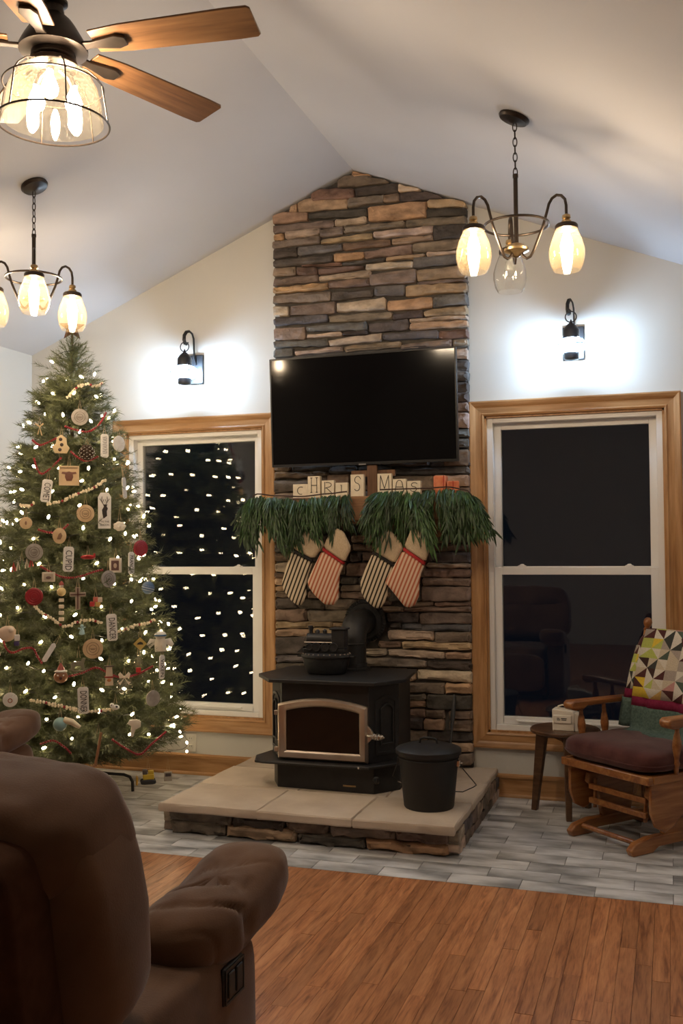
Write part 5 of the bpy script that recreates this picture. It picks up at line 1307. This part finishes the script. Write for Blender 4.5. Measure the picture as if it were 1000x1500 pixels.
# string lights
sl_ = thing('string_lights', 'strings of warm white mini lights wound round the tree', 'string lights', (TRX, TRY, .3))
pts = []; NT_ = 17; z = .30; th = 0; step = .0
bulbs = []
th = 0.0; z = .30
while z < 2.62:
    R_ = trad(z) * (.90 + .10 * math.sin(th * 5.3) * math.cos(th * 2.1))
    if math.sin(th) > 0: R_ = min(R_, .60 / max(math.sin(th), .1))
    pts.append((R_ * math.cos(th), R_ * math.sin(th), z - .3 - .018 * math.sin(th * 9)))
    dth = .05 / max(R_, .06); th += dth; z += .137 * dth / (2 * PI) * 1.0
wire = MB().tube(pts, .0016, 4)
wire.build('wire', 'wire_dark', sl_, recalc=False)
lb = MB().lathe([(.004, -.006), (.0062, .0), (.0070, .006), (.005, .014), (.001, .018)], 8).mesh('bulb', 'bulb_tree')
acc = 0; sp = sum((Vector(pts[i + 1]) - Vector(pts[i])).length for i in range(len(pts) - 1)) / 296
for i in range(len(pts) - 1):
    acc += (Vector(pts[i + 1]) - Vector(pts[i])).length
    if acc > sp:
        acc -= sp
        p = Vector(pts[i]); o2 = Vector((p.x, p.y, 0)).normalized() * rnd.uniform(.0, .035)
        if (p + o2).y > .60: o2 = Vector((0, 0, 0))
        link_mesh('bulb', lb, sl_, p + o2 + Vector((0, 0, rnd.uniform(-.03, .03))), (rnd.uniform(-1.4, 1.4), rnd.uniform(-1.4, 1.4), 0))

# star
t = thing('tree_star', 'rusty dark metal star on the tip of the tree', 'star', (TRX, TRY, 2.765), math.radians(33))
sp_ = []
for i in range(10):
    a = PI / 2 + PI * i / 5; rr_ = .082 if i % 2 == 0 else .034; sp_.append((rr_ * math.cos(a), rr_ * math.sin(a)))
vs = [(p[0], 0, p[1]) for p in sp_] + [(0, -.022, 0), (0, .022, 0)]
MB().add(vs, [(i, (i + 1) % 10, 10) for i in range(10)] + [((i + 1) % 10, i, 11) for i in range(10)]).build('star', 'rust', t, smooth=False)
MB().tube([(0, 0, -.05), (0, 0, -.03)], .006, 6).build('clip', 'wire_dark', t)

# bead and popcorn swags
RED_L = ['red bead swag just under the topmost grey disc ornament', 'red bead swag under the tan ribbon bow high on the tree', 'red bead swag beneath the pinecone', 'red bead swag just above the COMET tag', 'red bead swag under the CUPID tag',
         'red bead swag looping round the cream woolly figure', 'red bead swag crossing above the DONNER tag', 'red bead swag low on the tree by the recliner arm', 'red bead swag on the lowest branches by the outlet', 'red bead swag under the deer tag and cream slice']
POP_L = ['popcorn swag near the tip of the tree', 'popcorn swag above the tan disc and deer tag', 'popcorn swag between the red disc and DANCER tag', 'popcorn swag between the DANCER tag and white angel', 'popcorn swag running behind the DONNER tag', 'short popcorn swag beside the COMET tag']
def swag(kind, pl, label):
    P = [Vector(p) / 1000 for p in pl]
    # smooth resample
    out = []
    n = len(P)
    for i in range(n - 1):
        p0, p1, p2, p3 = P[max(i - 1, 0)], P[i], P[i + 1], P[min(i + 2, n - 1)]
        for k in range(8):
            t_ = k / 8
            out.append(.5 * ((2 * p1) + (p2 - p0) * t_ + (2 * p0 - 5 * p1 + 4 * p2 - p3) * t_ ** 2 + (3 * p1 - p0 - 3 * p2 + p3) * t_ ** 3))
    out.append(P[-1])
    c = out[len(out) // 2]
    th_ = thing('bead_swag' if kind == 'red' else 'popcorn_swag', label, 'garland', tuple(c), 0, group='red bead swags' if kind == 'red' else 'popcorn swags')
    MB().tube([p - c for p in out], .0012, 4).build('string', 'jute', th_, recalc=False)
    acc_ = 0; spc = .0125 if kind == 'red' else .016; mb = MB(); cr = MB(); k = 0
    for i in range(len(out) - 1):
        d = (out[i + 1] - out[i]).length; s0 = 0
        while acc_ < d:
            p = out[i].lerp(out[i + 1], acc_ / d) - c
            if kind == 'red': mb.sphere(p, .0068, 7, 5)
            elif k % 6 == 5: cr.sphere(p, .008, 7, 5)
            else:
                for q_ in range(3): mb.sphere(p + Vector((rnd.uniform(-.005, .005), rnd.uniform(-.005, .005), rnd.uniform(-.006, .006))), rnd.uniform(.0055, .0085), 6, 4)
            k += 1; acc_ += spc
        acc_ -= d
    mb.build('beads' if kind == 'red' else 'popcorn', 'red_gloss' if kind == 'red' else 'popcorn', th_)['kind'] = 'stuff'
    if kind != 'red' and cr.v: cr.build('cranberries', 'red_gloss', th_)['kind'] = 'stuff'
for pl, lab in zip(GL['red'], RED_L): swag('red', pl, lab)
for pl, lab in zip(GL['pop'], POP_L): swag('pop', pl, lab)

# ---------------------------------------------------------------- ornaments
FA = math.radians(33)
def orn(i, name, label, cat='ornament', turn=0.0, group=None, string=.06, out=.0):
    p = Vector(OP[i]) / 1000
    t = thing(name, label, cat, tuple(p), FA + turn, group)
    if string: MB().tube([(-.006, 0, .0), (0, .004, string), (.006, 0, .0)], .0012, 4).build('string', 'jute', t, loc=(0, 0, t.get('top', 0)))
    return t
def strg(t, z0, h=.055): MB().tube([(-.008, 0, z0), (0, .006, z0 + h), (.008, 0, z0)], .0013, 4).build('string', 'jute', t)
FRONT = Matrix.Rotation(PI / 2, 4, 'X')
def disc(i, label, r, mat, rim, turn=0.0, motif=True, squash=1.0):
    t = orn(i, 'wood_slice_ornament', label, turn=turn, string=0)
    MB().lathe([(r * .9, -.004), (r, -.003), (r, .003), (r * .9, .004)], 28, FRONT @ Matrix.Diagonal((squash, 1, 1, 1))).build('slice', mat, t)
    MB().torus((0, 0, 0), r * .97, .0022, FRONT @ Matrix.Diagonal((squash, 1, 1, 1)), 28, 5).build('rim', rim, t)
    if motif:
        m = MB()
        for q_ in range(2): m.torus((0, 0, .0045), r * (.62 - .25 * q_), .0009, FRONT @ Matrix.Diagonal((squash, 1, 1, 1)), 24, 4)
        m.b2(-r * .3, r * .3, -.0052, -.0042, -.001, .001).b2(-r * .2, r * .2, -.0052, -.0042, -.006, -.004)
        m.build('burned_design', 'bark', t)
    strg(t, r)
    return t
def nametag(i, text, label, w=.046, h=.135, tilt=0.0, turn=0.0):
    t = orn(i, 'name_tag_ornament', label, 'ornament', turn, 'white reindeer name tags', string=0)
    t.rotation_euler = (0, tilt, FA + turn)
    c = .009
    MB().prism([(-w / 2 + c, -h / 2), (w / 2 - c, -h / 2), (w / 2, -h / 2 + c), (w / 2, h / 2 - c), (w / 2 - c, h / 2), (-w / 2 + c, h / 2), (-w / 2, h / 2 - c), (-w / 2, -h / 2 + c)], -.003, .003).build('tag', 'tag_white', t, bevel=.001)
    if text:
        me = text_mesh(text, w * .92, .0006, 'ink')
        xs_ = [v.co.x for v in me.vertices]; wd = max(xs_) - min(xs_)
        k = min(1.15, h * .80 / wd)
        link_mesh('lettering', me, t, (0, -.0036, -.006), (PI / 2, PI / 2, 0), (k, .95, 1))
    strg(t, h / 2)
    return t
def ocol(mb, nm, t, col, **kw): return mb.build(nm, 'orn_color', t, color=col, **kw)

disc(0, 'weathered grey wood-slice ornament with burned lettering near the tree top', .047, 'slice_grey', 'bark')
t = orn(1, 'cookie_ornament', 'cream cookie-shaped ornament with dark cutout spots, above the framed plaque', string=0)
ocol(MB().puff([(-.035, -.05), (.03, -.05), (.045, -.02), (.03, .0), (.028, .035), (.0, .055), (-.025, .04), (-.03, .005), (-.05, -.015)], 0, .006, .9), 'cookie', t, (.55, .42, .24))
for dx, dz in ((-.004, .028), (.002, -.002), (-.008, -.030)): ocol(MB().sphere((dx, -.006, dz), (.010, .003, .010), 10, 6), 'spot', t, (.05, .03, .02))
strg(t, .05)
t = orn(2, 'pinecone', 'dark pinecone with white-tipped scales on the tree', 'pinecone', string=0)
pc = MB(); tipm = MB()
for k in range(9):
    zz_ = -.045 + .010 * k; R0 = .040 * math.sin(PI * (k + 1.2) / 11)
    for j in range(8):
        a = 2 * PI * (j + .5 * (k % 2)) / 8
        pc.sphere((R0 * .8 * math.cos(a), R0 * .8 * math.sin(a), zz_), (.012, .012, .0045), 7, 5)
        tipm.sphere((R0 * 1.12 * math.cos(a), R0 * 1.12 * math.sin(a), zz_ - .003), (.0035, .0035, .002), 5, 4)
pc.build('scales', 'bark', t, color=(1, 1, 1)); ocol(tipm, 'snowy_tips', t, (.7, .66, .6)); strg(t, .045, .03)
nametag(3, '', 'white name tag ornament hung next to the white oval slice', turn=.3)
ln = MB()
tt = [o for o in C.objects if o.get('label', '').startswith('white name tag ornament hung next')][0]
for k in range(5): ln.tube([(-.012, -.004, .045 - .02 * k), (.010, -.004, .052 - .02 * k), (.012, -.004, .040 - .02 * k), (-.010, -.004, .036 - .02 * k)], .0012, 4)
ln.build('lettering', 'ink', tt)
disc(4, 'plain white oval slice ornament in front of the window casing', .046, 'tag_white', 'slice_tan', turn=.75, motif=False)
t = orn(5, 'plaque_ornament', 'square light wood plaque ornament with a horned brown emblem', string=0)
ocol(MB().b2(-.052, .052, -.004, .004, -.052, .052), 'board', t, (.62, .44, .25), bevel=.001)
fr = MB()
for (a, b, c, d) in ((-.054, .054, .046, .054), (-.054, .054, -.054, -.046), (-.054, -.046, -.046, .046), (.046, .054, -.046, .046)): fr.b2(a, b, -.010, .004, c, d)
ocol(fr, 'frame', t, (.60, .44, .26))
ocol(MB().puff([(-.014, -.028), (.014, -.028), (.022, -.008), (.020, .008), (.040, .012), (.036, .022), (.015, .020), (0, .024), (-.015, .020), (-.036, .022), (-.040, .012), (-.020, .008), (-.022, -.008)], -.005, .0015), 'emblem', t, (.16, .06, .035))
strg(t, .054, .07)
nametag(6, 'COMET', 'white tag ornament lettered COMET', .055, .125, .12)
disc(7, 'round tan wood-slice ornament beside the white deer tag', .048, 'slice_tan', 'bark')
t = orn(8, 'deer_tag', 'tall white tag ornament with black stag head and SEASON lettering', string=0)
MB().prism([(-.034, -.10), (.034, -.10), (.036, .075), (.022, .10), (-.022, .10), (-.036, .075)], -.003, .003).build('tag', 'tag_white', t, bevel=.001)
dr_ = MB().puff([(-.006, -.045), (.014, -.030), (.012, -.004), (.018, .012), (.010, .026), (.016, .034), (.002, .034), (-.008, .036), (-.004, .022), (-.014, .004), (-.012, -.018)], -.0035, .0012)
for s in (-1, 1): dr_.tube([(s * .006, -.004, .034), (s * .016, -.004, .050), (s * .014, -.004, .078)], .0015, 4).tube([(s * .016, -.004, .050), (s * .026, -.004, .066)], .0013, 4).tube([(s * .012, -.004, .044), (s * .004, -.004, .062)], .0013, 4)
dr_.build('stag_head', 'ink', t)
for s_, z_ in (("'TIS THE", -.062), ('SEASON', -.080)): link_mesh('lettering', text_mesh(s_, .014, .0004, 'ink'), t, (0, -.0036, z_), (PI / 2, 0, 0))
strg(t, .10, .04)
t = disc(9, 'cream pointed-oval slice ornament with a brown bird motif', .042, 'slice_tan', 'slice_tan', motif=False, squash=.85)
ocol(MB().puff([(-.014, -.018), (.006, -.020), (.016, .0), (.008, .018), (-.004, .010)], -.005, .0012), 'motif', t, (.22, .12, .06))
t = disc(10, 'small tan slice ornament with a brown center mark on the wall side', .032, 'slice_tan', 'slice_tan', motif=False)
ocol(MB().sphere((0, -.005, 0), (.006, .002, .011), 8, 6), 'motif', t, (.25, .13, .07))
def swirl(i, label, r, turn=0.0):
    t = orn(i, 'red_disc_ornament', label, turn=turn, string=0)
    mb = MB().lathe([(r * .9, -.005), (r, -.003), (r, .003), (r * .9, .005)], 28, FRONT)
    for q_ in range(3): mb.torus((0, 0, .005), r * (.8 - .25 * q_), .0022, FRONT, 24, 5)
    mb.build('disc', 'red_gloss', t); strg(t, r)
swirl(11, 'red ridged disc ornament hung next to the PRANCER tag', .046, .5)
t = orn(12, 'flower_ornament', 'white fabric flower ornament below the deer tag', string=0)
fl_ = MB()
for k in range(7):
    a = 2 * PI * k / 7; fl_.sphere((.020 * math.cos(a), -.004, .016 * math.sin(a)), (.016, .008, .012), 8, 6)
ocol(fl_.sphere((0, -.012, 0), .010, 8, 6), 'petals', t, (.72, .66, .55)); strg(t, .03, .08)
nametag(13, '', 'narrow grey-white tag ornament turned edge-on to the window', .04, .12, -.15, 1.0)
disc(14, 'grey wood-slice ornament beside the striped red and green ornament', .047, 'slice_grey', 'bark', turn=-.2)
nametag(15, 'CUPID', 'white tag ornament lettered CUPID', .055, .135, .04)
t = orn(16, 'plane_ornament', 'little red airplane ornament next to the CUPID tag', string=0)
ocol(MB().sphere((0, 0, 0), (.040, .012, .012), 12, 8).b2(-.012, .012, -.05, .05, .004, .009).b2(.028, .038, -.018, .018, .004, .020), 'plane', t, (.42, .02, .02)); strg(t, .012)
t = orn(17, 'frame_ornament', 'small cream picture-frame ornament with a dark photo, next to the PRANCER tag', turn=-.3, string=0)
ocol(MB().b2(-.032, .032, -.012, .012, -.040, .040), 'frame', t, (.62, .55, .45), bevel=.002); ocol(MB().b2(-.020, .022, -.0135, -.011, -.028, .026), 'photo', t, (.12, .06, .05)); ocol(MB().sphere((.002, -.0135, -.002), (.010, .001, .014), 8, 6), 'portrait', t, (.5, .38, .30)); strg(t, .04)
nametag(18, 'PRANCER', 'white tag ornament lettered PRANCER', .036, .125, .0, .5)
t = orn(19, 'word_ornament', 'red, white and green striped word ornament at the wall side', string=0)
for k, col in enumerate(((.40, .03, .03), (.60, .52, .42), (.10, .16, .06), (.55, .48, .38), (.40, .03, .03))):
    x_ = -.045 + .0225 * k
    ocol(MB().tube([(x_ - .006, 0, -.028 + .006 * k), (x_ + .004, 0, .022 + .006 * k), (x_ + .012, 0, -.024 + .006 * k)], .0055, 6), 'stroke', t, col)
strg(t, .03)
t = orn(20, 'frame_ornament', 'small cream landscape picture-frame ornament below the grey slice', string=0)
ocol(MB().b2(-.034, .034, -.006, .006, -.026, .026), 'frame', t, (.60, .52, .40), bevel=.002); ocol(MB().b2(-.024, .024, -.0075, -.005, -.016, .016), 'photo', t, (.42, .34, .25)); ocol(MB().sphere((.0, -.0078, -.004), (.014, .001, .008), 8, 6), 'figure', t, (.12, .07, .05)); strg(t, .026)
disc(21, 'grey wood-slice ornament tilted below the small photo frame', .046, 'slice_grey', 'bark', turn=.55)
swirl(22, 'red ridged disc ornament on the wall side of the tree', .047, -.1)
t = orn(23, 'snowman_dangle', 'dangling snowman ornament with a chain of small blocks', string=0)
ocol(MB().sphere((0, 0, 0), .024, 12, 8), 'body', t, (.72, .52, .22)); ocol(MB().sphere((0, 0, .030), .012, 10, 6), 'head', t, (.70, .62, .52)); ocol(MB().lathe([(.013, .036), (.012, .046), (.002, .058)], 10), 'hat', t, (.30, .05, .03))
MB().tube([(0, 0, -.02), (0, 0, -.17)], .001, 4).build('chain', 'wire_dark', t)
for k in range(4): ocol(MB().b2(-.014, .014, -.010, .010, -.055 - .034 * k, -.035 - .034 * k), 'block', t, (.66, .56, .42), bevel=.004)
t = orn(24, 'cross_ornament', 'grey wooden cross ornament with a dark red inlay', string=0)
ocol(MB().b2(-.013, .013, -.004, .004, -.062, .058).b2(-.042, .042, -.004, .004, .008, .032), 'cross', t, (.34, .27, .20), bevel=.001); ocol(MB().b2(-.003, .003, -.0055, -.003, -.058, .054).b2(-.038, .038, -.0055, -.003, .017, .022), 'inlay', t, (.10, .03, .02)); strg(t, .058)
t = orn(25, 'glass_ball', 'blue glass ball ornament with white swirls', string=0)
ocol(MB().sphere((0, 0, 0), .036, 18, 12), 'ball', t, (.06, .11, .20)); sw_ = MB()
for k in range(3): sw_.torus((0, 0, -.014 + .012 * k), .0352 - .003 * abs(k - 1), .0022, Matrix.Rotation(.25, 4, 'Y'), 24, 5)
ocol(sw_, 'swirl', t, (.42, .46, .50)); MB().lathe([(.008, .034), (.008, .044)], 10).build('cap', 'silver', t); strg(t, .044, .03)
t = orn(26, 'gift_cluster', 'cluster of tiny red and gold gifts above the DANCER tag', string=0)
for dx, dz, col in ((-.018, -.01, (.42, .03, .03)), (.012, -.012, (.50, .30, .08)), (0, .014, (.50, .12, .08)), (.022, .012, (.62, .50, .38))): ocol(MB().b2(dx - .013, dx + .013, -.012, .012, dz - .013, dz + .013), 'gift', t, col, bevel=.003)
strg(t, .026)
nametag(27, 'DANCER', 'white tag ornament lettered DANCER', .055, .145, -.05)
t = orn(28, 'angel_ornament', 'fluffy white angel ornament with a blue headband', string=0)
ocol(MB().puff([(-.030, -.055), (.030, -.055), (.034, -.01), (.022, .030), (-.022, .030), (-.034, -.01)], 0, .018, .8), 'gown', t, (.70, .64, .52)); ocol(MB().sphere((0, -.004, .036), (.034, .022, .024), 12, 8), 'hair', t, (.72, .70, .64)); ocol(MB().torus((0, -.004, .036), .030, .005, None, 20, 6), 'headband', t, (.02, .10, .20))
for s in (-1, 1): ocol(MB().puff([(s * .020, .012), (s * .058, .018), (s * .076, -.016), (s * .060, -.036), (s * .030, -.012)], .006, .008), 'wing', t, (.74, .70, .62))
strg(t, .055, .03)
t = orn(29, 'sign_ornament', 'yellow diamond road-sign ornament beside the white angel', string=0)
M45 = Matrix.Rotation(PI / 4, 4, 'Y')
ocol(MB().box((0, 0, 0), (.052, .004, .052), M45), 'sign', t, (.50, .36, .10)); ocol(MB().prism([(-.018, -.004), (.018, -.004), (.014, .006), (.002, .012), (-.012, .006)], -.0035, -.002), 'pictogram', t, (.03, .025, .02)); strg(t, .036)
disc(30, 'round tan wood-slice ornament below the DANCER tag', .053, 'slice_tan', 'bark')
nametag(31, 'VIXEN', 'white tag ornament lettered VIXEN, by the window glass', .034, .135, .02, .5)
nametag(32, '', 'slim cream tag ornament slanting below the red swag', .026, .11, .55)
t = orn(33, 'dancer_figure', 'tiny pale blue figurine ornament near the popcorn swag', string=0)
ocol(MB().sphere((0, 0, .022), .009, 8, 6).lathe([(.002, .016), (.012, 0), (.016, -.022), (.004, -.026)], 10).tube([(-.020, 0, .010), (0, 0, .008), (.018, 0, .016)], .004, 6), 'figure', t, (.36, .52, .54)); strg(t, .03)
t = orn(34, 'gingerbread_ball', 'round brown face ornament wearing a white-brimmed red hat', string=0)
ocol(MB().sphere((0, 0, 0), (.036, .024, .034), 16, 10), 'face', t, (.30, .13, .05)); ocol(MB().sphere((0, -.004, .028), (.034, .024, .010), 12, 6), 'hat_brim', t, (.62, .55, .46)); ocol(MB().lathe([(.022, .032), (.012, .055), (.003, .072)], 12), 'hat', t, (.28, .05, .03))
for s in (-1, 1): ocol(MB().sphere((s * .014, -.022, .008), .0045, 8, 6), 'eye', t, (.7, .66, .6))
ocol(MB().sphere((0, -.024, -.006), (.008, .005, .009), 8, 6), 'nose', t, (.09, .03, .02))
strg(t, .07, .04)
t = orn(35, 'rocking_horse', 'grey-green rocking horse ornament beside the tan slice', string=0)
ocol(MB().puff([(-.036, -.030), (-.028, -.030), (-.022, -.008), (.014, -.008), (.022, -.030), (.030, -.030), (.028, .004), (.036, .030), (.022, .034), (.012, .014), (-.026, .014), (-.040, .004)], 0, .005), 'horse', t, (.20, .18, .12)); ocol(MB().tube([(-.048, 0, -.024), (-.025, 0, -.036), (.02, 0, -.036), (.046, 0, -.022)], .004, 6), 'rocker', t, (.16, .13, .08)); strg(t, .034, .07)
t = orn(36, 'santa_block', 'tall cream block ornament with a red sash and dark hat', string=0)
ocol(MB().prism([(-.022, -.055), (.022, -.055), (.015, .045), (-.015, .045)], -.008, .008), 'block', t, (.62, .50, .36), bevel=.002); ocol(MB().b2(-.024, .024, -.010, .010, -.014, -.006), 'sash', t, (.30, .03, .02)); ocol(MB().b2(-.026, .026, -.012, .012, .045, .050), 'hat', t, (.08, .05, .04)); ocol(MB().sphere((0, -.009, -.026), (.011, .003, .009), 8, 6), 'patch', t, (.42, .16, .05)); strg(t, .05)
t = orn(37, 'clear_ball_ornament', 'clear glass ball ornament topped with a cream bow', string=0)
MB().sphere((0, 0, -.022), .046, 22, 14).build('ball', 'clear_ball', t)
bw = MB()
for s in (-1, 1): bw.puff([(0, .026), (s * .022, .052), (s * .032, .040), (s * .026, .018), (s * .006, .020)], -.012, .006).puff([(0, .022), (s * .020, .0), (s * .034, -.004), (s * .022, -.018), (s * .006, .008)], -.014, .003)
ocol(bw.sphere((0, -.014, .024), .008, 8, 6), 'bow', t, (.72, .62, .48)); strg(t, .03)
nametag(38, 'DONNER', 'white tag ornament lettered DONNER, low on the tree', .056, .140, -.03)
disc(39, 'plain grey disc ornament below the VIXEN tag', .044, 'slice_grey', 'slice_grey', turn=.5, motif=False)
t = disc(40, 'small white disc ornament with a red motif, above the recliner arm', .037, 'tag_white', 'tag_white', motif=False)
ocol(MB().torus((0, -.004, .004), .010, .0025, FRONT, 16, 5), 'motif', t, (.35, .12, .06))
t = orn(41, 'teal_ball', 'teal frosted ball ornament with a cream streamer beside it', string=0)
ocol(MB().sphere((0, 0, 0), .036, 16, 10), 'ball', t, (.22, .36, .34)); ocol(MB().tube([(.02, -.01, .022), (.06, -.02, .012), (.10, -.02, -.018)], [.018, .016, .010], 10), 'streamer', t, (.70, .60, .42)); strg(t, .036)
t = orn(42, 'bird_ornament', 'white dove ornament low on the tree', string=0)
ocol(MB().puff([(-.018, -.055), (-.004, -.055), (.008, -.018), (.036, -.004), (.038, .026), (.016, .038), (-.022, .036), (-.034, .016), (-.014, .004)], 0, .010), 'dove', t, (.68, .60, .48)); strg(t, .036)
t = orn(43, 'dog_ornament', 'tiny white spotted animal ornament near the DONNER tag', string=0)
ocol(MB().sphere((0, 0, 0), (.022, .014, .014), 10, 8).sphere((-.018, -.004, .012), .012, 10, 8), 'animal', t, (.72, .70, .64)); ocol(MB().sphere((.006, -.011, .004), (.007, .004, .006), 8, 6).sphere((-.020, -.013, .014), .004, 6, 5), 'spot', t, (.03, .03, .03)); strg(t, .02)
t = orn(44, 'sheep_ornament', 'cream woolly figure ornament on the wall side above the armchair', string=0)
ocol(MB().squircle((0, 0, 0), (.045, .02, .040), .8, 16, 10, wrinkle(.006, 40)), 'body', t, (.62, .46, .34)); ocol(MB().sphere((.02, -.02, .02), .014, 10, 8), 'head', t, (.66, .55, .45)); strg(t, .04)
t = orn(45, 'bell_ornament', 'clear and red bell ornament under the yellow diamond sign', string=0)
MB().lathe([(.026, -.030), (.024, -.020), (.020, .010), (.010, .026), (.004, .03)], 18).build('bell', 'clear_ball', t); ocol(MB().b2(-.014, .012, -.014, .010, -.062, -.036), 'red_clapper', t, (.50, .03, .03), bevel=.003); strg(t, .03)
t = orn(46, 'stick_ornament', 'small wooden hockey-stick ornament on the lowest branches', string=0)
ocol(MB().tube([(.014, 0, .085), (0, 0, 0), (-.016, 0, -.085), (-.030, -.004, -.095)], .0075, 8), 'stick', t, (.26, .12, .05)); strg(t, .08)
t = orn(47, 'digger_ornament', 'yellow toy bulldozer ornament dangling near the floor', string=0)
ocol(MB().b2(-.028, .032, -.020, .020, -.012, .016).b2(.0, .030, -.016, .016, .016, .034), 'body', t, (.60, .42, .04), bevel=.003); ocol(MB().b2(-.030, -.004, -.017, .017, .016, .040), 'cab', t, (.10, .08, .07), bevel=.003)
for s in (-1, 1): MB().squircle((0, s * .022, -.024), (.042, .008, .013), .5, 18, 8).build('track', 'wire_dark', t)
ocol(MB().prism([(-.066, -.036), (-.058, -.036), (-.054, .0), (-.064, .006)], -.030, .030), 'blade', t, (.50, .28, .03)); strg(t, .03, .09)
t = orn(48, 'frame_ornament', 'tiny picture-block ornament dangling near the floor beside the bulldozer', string=0)
ocol(MB().b2(-.022, .022, -.006, .006, -.026, .026), 'block', t, (.40, .36, .30), bevel=.002); ocol(MB().b2(-.016, .016, -.0072, -.005, 0, .018), 'photo', t, (.07, .05, .05)); strg(t, .026, .08)
t = orn(49, 'jersey_ornament', 'tiny white and navy figure ornament inside the red swag loop', string=0)
ocol(MB().b2(-.014, .014, -.010, .010, -.004, .030), 'top', t, (.62, .56, .52), bevel=.005); ocol(MB().b2(-.016, .012, -.010, .010, -.030, -.004), 'base', t, (.05, .03, .10), bevel=.005); strg(t, .03)
t = orn(51, 'bow_ornament', 'tan twine bow ornament high on the wall side of the tree', string=0)
ocol(MB().tube([(-.024, 0, .016), (0, -.004, 0), (.020, 0, .018)], .005, 6).tube([(-.010, 0, -.045), (0, -.004, 0), (.012, 0, -.05)], .004, 6), 'bow', t, (.50, .36, .20)); strg(t, .0)
